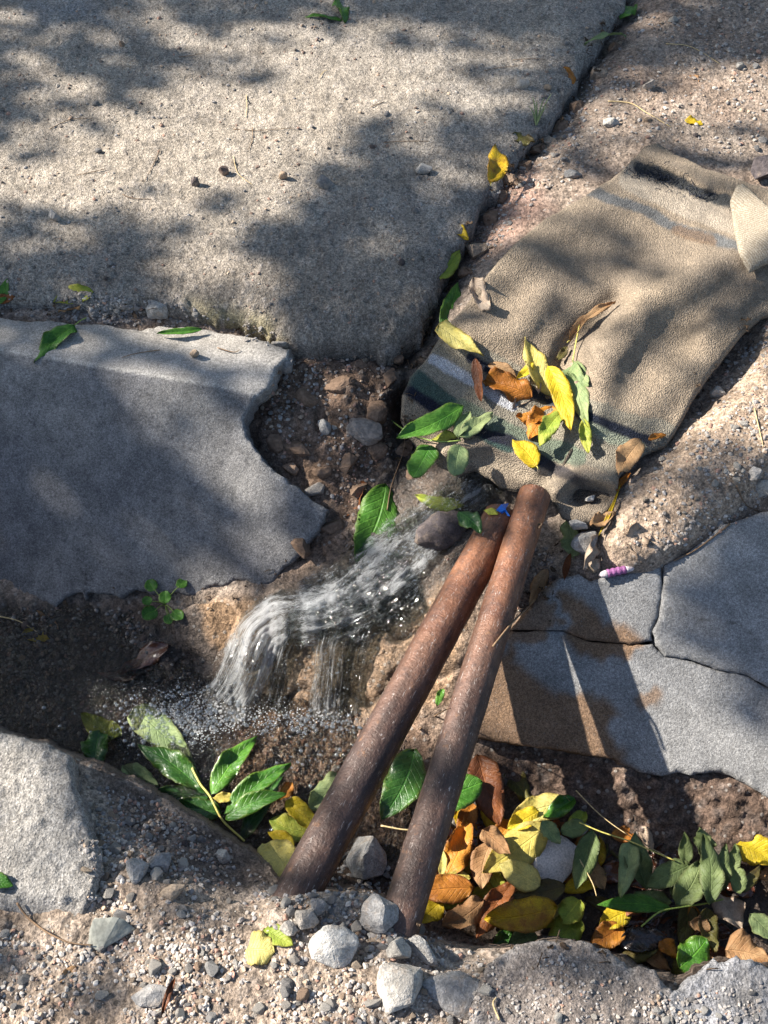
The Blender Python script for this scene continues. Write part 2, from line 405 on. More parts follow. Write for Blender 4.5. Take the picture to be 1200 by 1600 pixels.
# ------------------------------------------------------------------ layout: heights in metres at photograph pixels
TOWEL_Z = [(1020,222,.014),(1150,290,.012),(1320,330,.012),(1320,500,-.002),(900,350,.008),(750,450,0),(1100,450,.002),(1190,500,-.008),
           (1060,660,-.028),(1000,600,-.022),(850,550,-.018),(700,500,-.012),(640,580,-.028),(632,650,-.045),(720,640,-.042),
           (760,735,-.066),(700,735,-.062),(850,680,-.048),(820,760,-.06),(960,740,-.040),(900,815,-.052),(960,800,-.045),(1040,690,-.034),(800,400,.004),
           (1320,180,.014),(700,380,.0),(560,650,-.04),(600,500,-.01),(800,900,-.06),(1000,900,-.05),(1150,700,-.02)]
CTRL = [(-320,-230,-.06),(-320,200,-.06),(-320,440,-.06),(200,-230,-.06),(600,-230,-.06),(200,200,-.06),(600,200,-.06),(0,440,-.055),(200,440,-.055),(400,470,-.06),(550,480,-.07),
 (930,-230,-.05),(900,60,-.05),(830,160,-.05),(740,280,-.05),(680,400,-.055),(655,480,-.06),(640,540,-.09),
 (1000,-230,-.04),(985,0,-.035),(950,60,-.035),(915,125,-.04),(872,200,-.04),(815,250,-.04),(765,330,-.04),(735,400,-.04),(700,455,-.045),(672,515,-.06),(640,560,-.075),
 (1060,-230,-.005),(1040,0,-.005),(1000,80,-.008),(960,130,-.01),(920,200,-.01),(880,240,-.01),(830,300,-.010),(790,370,-.012),(745,440,-.016),
 (1500,-230,0),(1500,100,0),(1200,0,0),(1200,150,-.002),(1100,220,-.004),(1500,300,0),
 (0,485,-.030),(150,490,-.030),(300,500,-.034),(420,515,-.045),(-320,490,-.03),
 (0,560,-.08),(200,600,-.09),(350,630,-.10),(0,700,-.14),(250,700,-.14),(0,850,-.20),(200,850,-.20),(380,800,-.18),(-320,560,-.08),(-320,700,-.14),(-320,880,-.21),
 (450,570,-.055),(520,570,-.055),(600,570,-.062),(430,620,-.075),(480,640,-.072),(540,620,-.062),(600,620,-.075),(400,660,-.085),(430,700,-.095),(500,690,-.085),(560,680,-.085),
 (610,680,-.105),(450,745,-.115),(520,760,-.115),(570,740,-.115),(540,810,-.14),(500,850,-.155),(450,900,-.175),(620,760,-.12),
 (635,640,-.125),(650,720,-.12),(672,640,-.07),(740,760,-.085),(700,800,-.105),(650,850,-.13),(590,880,-.145),(690,860,-.12),(650,910,-.14),(560,900,-.148),(520,930,-.158),
 (430,950,-.172),(470,960,-.170),(520,975,-.172),(600,975,-.168),(400,960,-.185),(640,960,-.160),
 (380,1040,-.215),(440,1050,-.225),(520,1050,-.215),(580,1050,-.205),(640,1050,-.19),(350,1090,-.25),(440,1110,-.252),(540,1110,-.248),(600,1120,-.235),(660,1120,-.215),
 (330,940,-.205),(360,980,-.21),(300,960,-.225),(270,1000,-.232),(250,1040,-.24),
 (0,960,-.245),(100,960,-.245),(200,960,-.24),(0,1040,-.255),(100,1040,-.255),(180,1060,-.258),(0,1110,-.262),(100,1130,-.262),(-320,960,-.245),(-320,1040,-.258),
 (250,1120,-.268),(330,1120,-.27),(300,1180,-.265),(400,1180,-.262),(200,1180,-.265),(480,1170,-.255),(560,1180,-.245),(620,1200,-.238),
 (260,1260,-.262),(360,1280,-.262),(450,1270,-.255),(520,1280,-.25),(430,1330,-.25),(590,1300,-.245),
 (720,860,-.10),(700,950,-.13),(720,1020,-.15),(700,1100,-.20),(690,1170,-.235),(780,900,-.10),(800,960,-.125),(760,1050,-.18),
 (870,840,-.105),(850,870,-.11),(840,800,-.11),(900,860,-.085),(930,840,-.065),(800,860,-.11),(780,780,-.095),
 (1085,645,-.052),(1118,585,-.048),(1165,522,-.038),(1200,520,-.010),(1190,600,-.012),(1130,660,-.014),(1060,730,-.020),(1000,760,-.030),(980,800,-.036),(1080,800,-.030),
 (1150,740,-.014),(1200,700,-.005),(1500,600,0),(1500,720,-.01),(960,850,-.045),(1010,870,-.05),(1060,850,-.05),(1130,790,-.035),(950,900,-.082),(870,900,-.10),
 (1200,850,-.10),(1040,950,-.135),(900,960,-.13),(1200,1000,-.15),(950,1080,-.17),(850,1080,-.175),(1100,1100,-.185),(1500,850,-.10),(1500,1050,-.17),
 ]
BANK = [(-320,1085,-.05),(-320,1130,-.05),(0,1135,-.045),(115,1172,-.05),(210,1210,-.065),(300,1262,-.075),(380,1318,-.085),(430,1365,-.075),(480,1385,-.038),(590,1385,-.050),(655,1440,-.035),(760,1475,-.05),(870,1462,-.03),(980,1492,-.03),(1060,1522,-.035),(1110,1490,-.03),(1200,1500,-.03),(1500,1540,-.03),
 (125,1230,-.045),(300,1300,-.062),(375,1350,-.070),(425,1400,-.030),(455,1408,-.020),(440,1432,-.010),(500,1400,-.016),(590,1410,-.030),(640,1460,-.022),(610,1450,-.014),(700,1490,-.045),
 (170,1300,-.035),(200,1360,-.022),(300,1360,-.040),(300,1420,-.015),(400,1440,-.022),(500,1440,-.020),(580,1460,-.025),
 (150,1500,-.008),(300,1520,-.004),(450,1520,-.004),(600,1530,-.008),(700,1560,-.02),(0,1500,-.004),(-320,1500,0),(0,1600,0),(300,1650,0),(600,1650,-.004),
 (-320,1850,0),(200,1850,0),(700,1850,-.01),(1100,1850,-.03),(1500,1850,-.03),(1000,1650,-.03)]
CREST = [(-420,1080),(-300,1090),(0,1138),(60,1158),(115,1180),(160,1192),(205,1210),(260,1242),(310,1272),(350,1300),(392,1325),(425,1352),(445,1378),(470,1392),(560,1390),(600,1402),(640,1446),(665,1462),(700,1470),(760,1482),(800,1474),(870,1466),(930,1480),(980,1500),(1060,1532),(1110,1498),(1200,1508),(1500,1545),(1900,1560),(1900,2200),(-500,2200)]
BED2 = [(690,1255,-.235),(740,1180,-.207),(800,1185,-.200),(900,1190,-.194),(1000,1225,-.190),(1080,1225,-.190),(1150,1230,-.188),(1230,1260,-.188),
 (760,1230,-.225),(850,1240,-.222),(950,1260,-.212),(1040,1290,-.210),(1120,1290,-.204),(1200,1310,-.204),(1500,1250,-.185),
 (700,1300,-.238),(800,1330,-.238),(900,1350,-.238),(1000,1380,-.238),(1100,1380,-.236),(1200,1380,-.235),(700,1400,-.238),(800,1440,-.238),(900,1440,-.238),(1050,1450,-.238),(1180,1450,-.236),(1500,1400,-.235),
 (660,1420,-.238),(-320,1180,-.262),(0,1200,-.262),(200,1300,-.262),(350,1400,-.255),(500,1500,-.24),(700,1600,-.238),(900,1600,-.238),(1200,1600,-.238),(1500,1600,-.236),(600,1380,-.24),(500,1350,-.25),(0,1900,-.25),(1000,1900,-.24)]
CTRL += BED2
for (x, y, z) in TOWEL_Z:
    if y < 760 and x < 1250 and not (x < 640) and (x, y) not in ((700,380),(600,500),(1150,700),(1000,900),(800,900)):
        CTRL.append((x, y, z - .014))

GX0, GX1, GY0, GY1, GS = -300, 1480, -210, 1840, 4

def grid_from_controls(ctrl, blur=3):
    pts = [Vector((c[0], c[1])) for c in ctrl]
    # corners so that the hull covers the grid
    ext = [(-700, -400), (1900, -400), (-700, 2100), (1900, 2100)]
    zz = [c[2] for c in ctrl]
    for e in ext:
        j = min(range(len(ctrl)), key=lambda i: (ctrl[i][0] - e[0]) ** 2 + (ctrl[i][1] - e[1]) ** 2); pts.append(Vector(e)); zz.append(ctrl[j][2])
    vs, es, fs, ov, oe, of = delaunay_2d_cdt(pts, [], [], 0, 1e-6)
    zv = [zz[o[0]] for o in ov]
    xs = np.arange(GX0, GX1 + 1, GS); ys = np.arange(GY0, GY1 + 1, GS)
    Z = np.zeros((len(ys), len(xs)))
    for f in fs:
        a, b, c = [vs[i] for i in f]; za, zb, zc = [zv[i] for i in f]
        i0 = max(0, int((min(a.x, b.x, c.x) - GX0) / GS)); i1 = min(len(xs) - 1, int((max(a.x, b.x, c.x) - GX0) / GS) + 1)
        j0 = max(0, int((min(a.y, b.y, c.y) - GY0) / GS)); j1 = min(len(ys) - 1, int((max(a.y, b.y, c.y) - GY0) / GS) + 1)
        if i1 < i0 or j1 < j0: continue
        X, Y = np.meshgrid(xs[i0:i1 + 1], ys[j0:j1 + 1])
        den = (b.y - c.y) * (a.x - c.x) + (c.x - b.x) * (a.y - c.y)
        if abs(den) < 1e-9: continue
        l1 = ((b.y - c.y) * (X - c.x) + (c.x - b.x) * (Y - c.y)) / den
        l2 = ((c.y - a.y) * (X - c.x) + (a.x - c.x) * (Y - c.y)) / den
        l3 = 1 - l1 - l2
        m = (l1 >= -1e-6) & (l2 >= -1e-6) & (l3 >= -1e-6)
        Z[j0:j1 + 1, i0:i1 + 1][m] = (l1 * za + l2 * zb + l3 * zc)[m]
    for _ in range(blur):
        P = np.pad(Z, 1, mode='edge'); Z = (P[:-2, 1:-1] + P[2:, 1:-1] + 2 * P[1:-1, 1:-1]) / 4
        P = np.pad(Z, 1, mode='edge'); Z = (P[1:-1, :-2] + P[1:-1, 2:] + 2 * P[1:-1, 1:-1]) / 4
    return Z

def sampler(Z):
    def f(px, py):
        u = np.clip((np.asarray(px, float) - GX0) / GS, 0, Z.shape[1] - 1.001); v = np.clip((np.asarray(py, float) - GY0) / GS, 0, Z.shape[0] - 1.001)
        i = u.astype(int); j = v.astype(int); fu = u - i; fv = v - j
        return (Z[j, i] * (1 - fu) + Z[j, i + 1] * fu) * (1 - fv) + (Z[j + 1, i] * (1 - fu) + Z[j + 1, i + 1] * fu) * fv
    return f

ZBED = grid_from_controls(CTRL, 4); ZBANK = grid_from_controls(BANK, 6)
_gx_, _gy_ = np.meshgrid(np.arange(GX0, GX1 + 1, GS).astype(float), np.arange(GY0, GY1 + 1, GS).astype(float))
_j = fbm(_gx_ / 1000, _gy_ / 1000, 14, 4, 77) * 14 + fbm(_gx_ / 1000, _gy_ / 1000, 60, 3, 78) * 6
_k = zone(_gx_ + _j * .4, _gy_ + _j, CREST, 4)
ZG = ZBED * (1 - _k) + ZBANK * _k; terrain_z = sampler(ZG)
towel_base = sampler(grid_from_controls(TOWEL_Z, 22))

# zones
Z_GRAVEL = [(120,1310),(200,1300),(330,1370),(450,1385),(560,1340),(620,1420),(700,1470),(780,1500),(740,1600),(700,1900),(-300,1900),(-300,1480),(60,1450),(150,1470)]
Z_CHAN = [(600,560),(650,560),(700,740),(800,760),(760,880),(700,960),(640,1130),(520,1160),(340,1200),(150,1180),(-300,1140),(-300,930),(150,940),(330,1000),(400,940),(540,870),(610,740)]
Z_CLAY = [(325,930),(390,940),(470,960),(640,975),(700,900),(740,960),(700,1100),(620,1140),(520,1120),(430,1110),(380,1060),(360,1010)]
Z_BED = [(-300,930),(250,945),(380,1100),(560,1120),(720,1170),(1010,1260),(1250,1300),(1500,1320),(1500,1540),(1060,1530),(880,1470),(640,1450),(380,1330),(110,1180),(-300,1100)]
Z_BANKR = [(740,1150),(900,1172),(1005,1205),(1130,1200),(1480,1240),(1480,1320),(1200,1325),(1000,1300),(860,1260),(740,1220)]
Z_PINK = [(780,290),(830,260),(860,330),(800,380),(740,400)]
Z_MID = [(450,545),(620,545),(640,640),(610,740),(540,870),(440,900),(510,795),(385,680),(385,650),(420,600)]
Z_RIGHT = [(1060,650),(1200,500),(1480,480),(1480,800),(1180,800),(1060,870),(940,900),(940,830)]
Z_SEAM = [(970,-40),(990,20),(930,110),(880,190),(820,260),(760,340),(720,440),(690,520),(640,560),(620,540),(690,440),(740,330),(800,240),(870,170),(910,90),(950,20)]

def terrain_colour(px, py, X, Y):
    n = fbm(X, Y, 9, 4, 5); n2 = fbm(X, Y, 40, 3, 9)
    c = mix((.30, .245, .20), (.27, .20, .155), np.clip(.5 + n, 0, 1))
    def put(c, poly, col, soft=25, amt=1.0):
        d = zone(px + 14 * n2, py + 14 * n, poly, soft) * amt
        return mix(c, col, d)
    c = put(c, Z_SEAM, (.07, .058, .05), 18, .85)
    c = put(c, Z_PINK, (.37, .24, .185), 25)
    c = put(c, Z_MID, (.18, .12, .085), 30)
    c = put(c, Z_RIGHT, (.36, .27, .20), 30)
    c = put(c, Z_GRAVEL, (.38, .30, .24), 30)
    c = put(c, Z_CHAN, (.17, .125, .095), 30)
    c = put(c, Z_BED, (.11, .078, .06), 25)
    c = put(c, [(380,1090),(640,1110),(680,1180),(600,1290),(420,1260),(330,1160)], (.27, .175, .12), 30)
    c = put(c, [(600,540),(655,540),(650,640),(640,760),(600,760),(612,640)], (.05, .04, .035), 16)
    c = put(c, Z_BANKR, (.12, .082, .063), 20)
    c = put(c, Z_CLAY, (.29, .19, .118), 14)
    c = mix(c, (.05, .035, .025), zone(px, py, Z_CLAY, 20) * np.clip(1 - np.abs(perlin(X * 17 + 3, Y * 17, 44)) * 14, 0, 1) * .8)
    c = put(c, [(120,1180),(200,1212),(385,1325),(430,1385),(330,1372),(200,1300),(130,1250)], (.17, .13, .11), 20)
    kb = zone(px, py, CREST, 10); c = mix(c, mix((.37, .295, .235), (.26, .20, .155), np.clip(.5 + 2 * n, 0, 1)), kb * zone(px, py, [(-400,1000),(760,1000),(760,2200),(-400,2200)], 20))
    c = put(c, [(150,1195),(205,1212),(385,1325),(430,1385),(330,1385),(200,1300)], (.15, .115, .095), 20)
    return c * (1 + .35 * n2[..., None])

def wet_map(px, py, X, Y):
    n = fbm(X, Y, 22, 3, 2)
    w_ = zone(px + 20 * n, py + 20 * n, Z_CHAN, 40) * .9
    w_ = np.maximum(w_, zone(px + 20 * n, py, [(-300,960),(200,1000),(380,1110),(640,1140),(640,1230),(500,1350),(380,1330),(110,1190),(-300,1100)], 30))
    w_ = np.maximum(w_, .6 * zone(px, py, [(620,1150),(740,1200),(950,1320),(1250,1360),(1250,1540),(1060,1530),(880,1470),(640,1440)], 40))
    return np.clip(w_ * (1 - .35 * zone(px, py, Z_CLAY, 20)) * (1 - zone(px, py + 8, CREST, 6)), 0, 1)

# ------------------------------------------------------------------ the ground sheet
def build_ground():
    xs = np.arange(GX0, GX1 + 1, GS); ys = np.arange(GY0, GY1 + 1, GS)
    PX, PY = np.meshgrid(xs.astype(float), ys.astype(float))
    P = unproj(PX, PY, ZG)
    X, Y = P[..., 0], P[..., 1]
    amp = .0045 + .009 * zone(PX, PY, Z_MID, 40) + .006 * zone(PX, PY, Z_CHAN, 40) + .004 * zone(PX, PY, Z_BANKR, 30) + .003 * zone(PX, PY, Z_GRAVEL, 40) + .004 * zone(PX, PY, Z_SEAM, 20)
    amp *= 1 - .65 * zone(PX, PY, Z_CLAY, 25)
    n = fbm(X, Y, 14, 5, 1, .55) + .5 * ridged(X, Y, 30, 4, 8) - .2
    d, v = cells(X, Y, 75, 2); bumpy = np.clip(1 - d / .55, 0, 1) ** .6 * (v > .55) * (v * .9)
    dz = amp * n + bumpy * (.0022 + .0035 * zone(PX, PY, Z_MID, 40) + .003 * zone(PX, PY, Z_CHAN, 30) - .0015 * zone(PX, PY, Z_BANKR, 30)) * (1 - zone(PX, PY, Z_CLAY, 20) * .8)
    dz += fbm(X, Y, 170, 3, 6) * .0024
    kcl = zone(PX, PY, Z_CLAY, 20); ck = np.clip(1 - np.abs(perlin(X * 17 + 3, Y * 17, 44)) * 11, 0, 1); dz += kcl * (.006 * ridged(X, Y, 20, 3, 45) - .008 * ck)
    dz += zone(PX, PY, Z_BANKR, 25) * .009 * fbm(X, Y * 2.2, 45, 4, 46)
    P[..., 2] += dz
    P[..., 1] += fbm(X, Y + P[..., 2] * 2, 35, 3, 12) * .003 * zone(PX, PY, Z_BANKR, 20)
    C = terrain_colour(PX, PY, X, Y); Wt = wet_map(PX, PY, X, Y)
    C = mix(C, C * .75 + .07, bumpy * .8)
    # carry the sheet on beyond the photographed field
    def pad(A, axis, side, vec=None):
        for k in (.15, .5, 1.5, 5, 40):
            e = np.take(A, [0] if side < 0 else [-1], axis=axis).copy()
            if vec is not None: e = e + np.array(vec) * (k if k == .15 else k)
            A = np.concatenate([e, A], axis) if side < 0 else np.concatenate([A, e], axis)
        return A
    for arr_axis, side, vec in ((1, -1, (-1, 0, 0)), (1, 1, (1, 0, 0)), (0, -1, (0, 1, 0)), (0, 1, (0, -1, 0))):
        P = pad(P, arr_axis, side, vec); C = pad(C, arr_axis, side); Wt = pad(Wt, arr_axis, side)
    ny, nx = P.shape[:2]
    idx = np.arange(ny * nx).reshape(ny, nx)
    F = np.stack([idx[1:, :-1], idx[1:, 1:], idx[:-1, 1:], idx[:-1, :-1]], -1).reshape(-1, 4)
    V = P.reshape(-1, 3)
    me = mesh_arrays('ground', V, F, {'Col': C.reshape(-1, 3), 'Wet': Wt.ravel()})
    o = link('ground', me, MAT['soil']); tag(o, kind='structure')
    add_solid(V, F)
build_ground()

# ------------------------------------------------------------------ slabs, cloth and other sheets with thickness, traced outline
def plate(name, outline, zf, thick, colf, mat, step=5, jit=1.2, rim=8, drop=.004, relief=None, down=(0, 0, -1), wetf=None, seed=1, parent=None, side_noise=.0012, solid=True, side_dark=.85, shrink=0):
    B = dense(outline, step * .7, jit, seed)
    xs = [p[0] for p in B]; ys = [p[1] for p in B]
    gx = np.arange(min(xs), max(xs), step); gy = np.arange(min(ys), max(ys), step * .9)
    GXX, GYY = np.meshgrid(gx, gy); GXX = GXX + (np.arange(len(gy)) % 2)[:, None] * step * .5
    r = np.random.default_rng(seed)
    GXX = (GXX + r.uniform(-.2, .2, GXX.shape) * step).ravel(); GYY = (GYY + r.uniform(-.2, .2, GYY.shape) * step).ravel()
    m = inside(GXX, GYY, B); GXX, GYY = GXX[m], GYY[m]
    m = seg_dist(GXX, GYY, B) > step * .45; GXX, GYY = GXX[m], GYY[m]
    pts = [Vector(p) for p in B] + [Vector((a, b)) for a, b in zip(GXX, GYY)]
    vs, es, fs, *_ = delaunay_2d_cdt(pts, [], [list(range(len(B)))], 1, 1e-4)
    p2 = np.array([(v.x, v.y) for v in vs]); tri = np.array([f for f in fs if len(f) == 3])
    px, py = p2[:, 0], p2[:, 1]
    # orient triangles so that normals point up towards the camera
    a, b, c = p2[tri[:, 0]], p2[tri[:, 1]], p2[tri[:, 2]]
    ar = (b[:, 0] - a[:, 0]) * (c[:, 1] - a[:, 1]) - (b[:, 1] - a[:, 1]) * (c[:, 0] - a[:, 0])
    tri = np.where((ar > 0)[:, None], tri[:, ::-1], tri)
    d = seg_dist(px, py, B)
    P = unproj(px, py, zf(px, py)); X, Y = P[:, 0].copy(), P[:, 1].copy()
    q = np.clip(1 - d / rim, 0, 1)
    nz = np.array(down, float); nz /= np.linalg.norm(nz)
    P += nz * (drop * (1 - np.sqrt(np.clip(1 - q * q, 0, 1))))[:, None]
    if relief is not None: P -= nz * relief(px, py, X, Y, d)[:, None]
    C = colf(px, py, X, Y, d); W_ = wetf(px, py, X, Y) if wetf else np.zeros(len(px))
    # boundary loop
    e = np.concatenate([tri[:, [0, 1]], tri[:, [1, 2]], tri[:, [2, 0]]])
    key = {}
    for s_, t_ in e.tolist(): key[(s_, t_)] = 1
    nxt = {s_: t_ for (s_, t_) in key if (t_, s_) not in key}
    loops, F, V, CC, WW = [], [tri], [P], [C], [W_]
    n = len(P); bl = []
    start = next(iter(nxt)); cur = start
    while True:
        bl.append(cur); cur = nxt.get(cur)
        if cur is None or cur == start: break
    bl = np.array(bl); prev = bl
    K = 4
    for k in range(1, K + 1):
        Q = P[bl] + nz * (thick * k / K)
        jx = fbm(P[bl, 0] + k * .013, P[bl, 1] + P[bl, 2] - k * .02, 60, 3, seed + 3) * side_noise * 2
        Q[:, 0] += jx; Q[:, 1] += jx * .6
        V.append(Q); CC.append(C[bl] * side_dark); WW.append(W_[bl])
        ni = np.arange(n, n + len(bl)); n += len(bl)
        F.append(np.stack([np.roll(prev, -1), prev, ni], 1)); F.append(np.stack([np.roll(prev, -1), ni, np.roll(ni, -1)], 1))
        prev = ni
    cen = V[-1].mean(0); V.append(cen[None]); CC.append(C[:1]); WW.append(W_[:1])
    F.append(np.stack([np.roll(prev, -1), prev, np.full(len(prev), n)], 1))
    V = np.concatenate(V); F = np.concatenate(F); CC = np.concatenate(CC); WW = np.concatenate(WW)
    if solid: add_solid(V, F)
    loc = V[:len(P)].mean(0); loc[2] = V[:, 2].min()
    me = mesh_arrays(name, V - loc, F, {'Col': CC, 'Wet': WW})
    o = link(name, me, mat, None, loc)
    if parent:
        o.parent = parent; o.location = Vector(loc) - parent.location
    return o

# --- concrete pavement across the top left
PAVE = [(990,-200),(978,0),(955,40),(925,82),(905,125),(878,168),(846,205),(812,238),(786,272),(764,302),(744,342),(724,380),(702,412),(688,450),(670,490),(652,524),(622,543),(560,540),(500,547),(455,541),(430,522),(380,506),(330,500),(270,492),(200,488),(120,480),(0,474),(-290,468),(-290,-200)]
def pave_z(px, py):
    d = seg_dist(px, py, PAVE[:-2], False)
    bulge = np.clip(1 - d / 75, 0, 1) ** 2.2
    front = np.clip((py - 380) / 160, 0, 1)
    return -.028 * bulge * (.35 + .65 * front) - .006 * front
def pave_relief(px, py, X, Y, d):
    n = .0022 * fbm(X, Y, 8, 5, 3) + .0015 * ridged(X, Y, 55, 3, 4)
    dd, v = cells(X, Y, 95, 5); n += np.clip(1 - dd / .5, 0, 1) ** .7 * (v > .72) * .0022
    dd, v = cells(X, Y, 40, 6); n -= np.clip(1 - dd / .4, 0, 1) * (v > .82) * .0025
    pit = fbm(X, Y, 110, 3, 17); n -= np.clip(pit - .32, 0, 1) * .008
    n += np.clip(fbm(X, Y, 18, 4, 19) - .1, 0, .3) * .006
    edge = np.clip(1 - d / 60, 0, 1)
    n += edge * (fbm(X, Y, 26, 4, 11) * .007 + fbm(X, Y, 80, 3, 12) * .004)
    n += .0012 * fbm(X, Y, 220, 2, 14)
    return n
def pave_col(px, py, X, Y, d):
    n = fbm(X, Y, 6, 4, 21); n2 = fbm(X, Y, 30, 4, 22)
    c = mix((.385, .335, .28), (.29, .26, .23), np.clip(.5 + 1.1 * n, 0, 1))
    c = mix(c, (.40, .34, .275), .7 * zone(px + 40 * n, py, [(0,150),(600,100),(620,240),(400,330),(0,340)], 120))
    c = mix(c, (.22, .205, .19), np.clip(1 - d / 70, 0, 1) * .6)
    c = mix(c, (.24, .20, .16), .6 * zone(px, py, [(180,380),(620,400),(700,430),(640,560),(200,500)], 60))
    c = mix(c, (.22, .24, .27), .6 * zone(px + 30 * n2, py + 20 * n2, [(30,0),(150,0),(160,32),(60,40)], 20))
    c = mix(c, (.28, .24, .11), .6 * zone(px + 10 * n2, py, [(300,470),(430,500),(440,540),(320,505)], 20))
    c = mix(c, (.15, .13, .11), np.clip((fbm(X, Y, 110, 3, 17) - .30) * 5, 0, .7)); c = mix(c, (.22, .19, .16), np.clip((fbm(X, Y, 18, 4, 25) - .15) * 2.5, 0, .5))
    dd, v = cells(X, Y, 95, 5); c = mix(c, np.stack([.12 + .3 * v, .11 + .26 * v, .10 + .23 * v], -1), np.clip(1 - dd / .5, 0, 1) * (v > .72) * .8)
    return c * (1 + .30 * n2[:, None])
o = plate('concrete_pavement', PAVE, pave_z, .05, pave_col, MAT['pavement'], 4.2, 5.5, 12, .008, pave_relief, seed=2)
tag(o, kind='structure')

# --- left grey slab that lines the ditch
LSLAB = [(-290,482),(0,496),(100,504),(200,514),(260,511),(330,516),(400,528),(453,545),(448,562),(428,578),(420,602),(395,625),(383,650),(385,680),(400,706),(425,732),(450,756),(485,780),(513,796),(500,826),(475,856),(447,884),(430,905),(404,916),(380,906),(330,915),(304,931),(280,925),(240,929),(215,921),(190,935),(152,928),(136,925),(134,938),(128,925),(100,934),(88,949),(60,935),(0,916),(-290,890)]
def ridge(px): return np.interp(px, [-300, 0, 180, 360, 450], [520, 548, 578, 608, 632])
def lslab_z(px, py):
    t = py - ridge(px); k = 2.5
    soft = np.where(t > 0, t, 0) + k * np.exp(-np.abs(t) / k) * .5
    return -.022 - .00056 * soft
def grey_relief(seed, a=.0009):
    def f(px, py, X, Y, d):
        return a * fbm(X, Y, 12, 4, seed) + .0004 * fbm(X, Y, 150, 3, seed + 2) + np.clip(1 - d / 12, 0, 1) * (np.abs(fbm(X, Y, 45, 2, seed + 5)) - .2) * .004
    return f
def lslab_col(px, py, X, Y, d):
    n = fbm(X, Y, 7, 4, 31); n2 = fbm(X, Y, 60, 4, 33)
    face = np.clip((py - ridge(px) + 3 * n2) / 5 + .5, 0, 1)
    c = mix((.30, .285, .27), mix((.142, .140, .146), (.225, .216, .208), np.clip(.5 + 1.3 * n, 0, 1)), face)  # sloping face tinted darker than the top strip, shading put into the colour
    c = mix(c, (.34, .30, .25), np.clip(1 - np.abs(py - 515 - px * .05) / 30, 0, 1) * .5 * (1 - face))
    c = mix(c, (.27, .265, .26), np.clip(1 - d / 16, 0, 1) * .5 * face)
    c = mix(c, (.04, .04, .04), np.clip(1 - seg_dist(px + 4 * n2, py, [(121,885),(134,898),(133,935)], False) / 2.5, 0, 1) * .9)
    c = mix(c, (.08, .08, .085), np.clip((fbm(X, Y, 150, 3, 37) - .3) * 4, 0, .6) * face)
    c = mix(c, (.44, .425, .40), np.clip(1 - np.abs(py - ridge(px) + 2) / 4, 0, 1) * np.clip(.6 + n2, 0, 1))  # painted highlight: pale line along the ridge
    return c * (1 + .30 * n2[:, None])
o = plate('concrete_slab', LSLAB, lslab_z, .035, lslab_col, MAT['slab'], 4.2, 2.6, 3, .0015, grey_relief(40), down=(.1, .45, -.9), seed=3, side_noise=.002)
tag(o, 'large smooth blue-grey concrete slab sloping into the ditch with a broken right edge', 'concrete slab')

# --- right cracked slab, in the pieces its cracks leave
def rslab_z(px, py): return -.055 - .000315 * (py - 830) + .00002 * (px - 1000)
M1 = [(878,925),(915,938),(940,975),(985,982),(1008,1003),(985,1022),(940,1033),(905,1025),(885,1000)]
M2 = [(735,1170),(742,1085),(778,1015),(800,1000),(812,1040),(850,1070),(870,1085),(905,1085),(945,1090),(968,1118),(955,1145),(975,1190),(1000,1210),(735,1200)]
M3 = [(995,1085),(1025,1070),(1040,1090),(1030,1105),(1000,1112)]
def rslab_col(px, py, X, Y, d):
    n = fbm(X, Y, 9, 4, 51); n2 = fbm(X, Y, 60, 4, 53); e = fbm(X, Y, 38, 4, 57)
    c = mix((.27, .265, .26), (.19, .19, .193), np.clip(.5 + 1.2 * n, 0, 1))
    mud = mix((.21, .135, .085), (.16, .105, .07), np.clip(.5 + n2, 0, 1))
    k = np.maximum(zone(px + 26 * e + 10 * n2, py + 20 * e + 10 * n2, M1, 9), zone(px + 26 * e + 10 * n2, py + 20 * e + 10 * n2, M2, 10))
    k = np.maximum(k, .8 * zone(px + 20 * e, py + 16 * e, M3, 5))
    k = np.maximum(k, zone(px + 30 * e, py + 30 * e, [(840,900),(872,900),(870,940),(850,1000),(800,1010),(770,1030)], 8) * .9)
    cr = [(1022,1003),(985,1007),(950,1003)], [(1035,950),(1090,965),(1150,975),(1180,995)], [(1000,1108),(1030,1096),(1042,1060)]
    c = mix(c, mud, k)
    for l in cr[1:]: c = mix(c, (.09, .08, .07), np.clip(1 - seg_dist(px + 5 * n2, py + 8 * n2, l, False) / 2.2, 0, 1) * .8)
    return c * (1 + .22 * n2[:, None])
rs = empty('concrete_slab', tuple(unproj(1050, 1200, -.22)))
tag(rs, 'cracked grey concrete slab right of the pipes, stained with brown mud', 'concrete slab')
K0 = (1022, 1003)
CR_UP = [(1036,884),(1037,915),(1033,940),(1030,965),(1021,985)]
CR_LF = [(985,1008),(950,1004),(915,1000),(880,985),(845,985),(800,985)]
CR_RT = [(1040,1026),(1075,1030),(1120,1046),(1170,1056),(1215,1082),(1300,1120),(1480,1150)]
pA = [(868,906),(905,896),(925,908),(945,900),(1000,893),(1034,884)] + [(x - .9, y) for x, y in CR_UP[1:]] + [(1020,1001)] + [(x, y - .9) for x, y in CR_LF] + [(822,958),(845,925)]
pB = [(1039,884),(1075,865),(1100,845),(1130,820),(1190,800),(1260,792),(1480,780)] + [(x, y - 1.0) for x, y in CR_RT[::-1]] + [(1025,1003)] + [(x + .9, y) for x, y in CR_UP[::-1][:-1]]
pC = [(x, y + .9) for x, y in CR_LF[::-1]] + [(1021,1006)] + [(x, y + 1.0) for x, y in CR_RT] + [(1480,1330),(1250,1262),(1200,1246),(1165,1222),(1130,1206),(1080,1212),(1060,1207),(1035,1213),(1005,1208),(960,1186),(900,1176),(820,1166),(736,1152),(742,1090),(775,1020)]
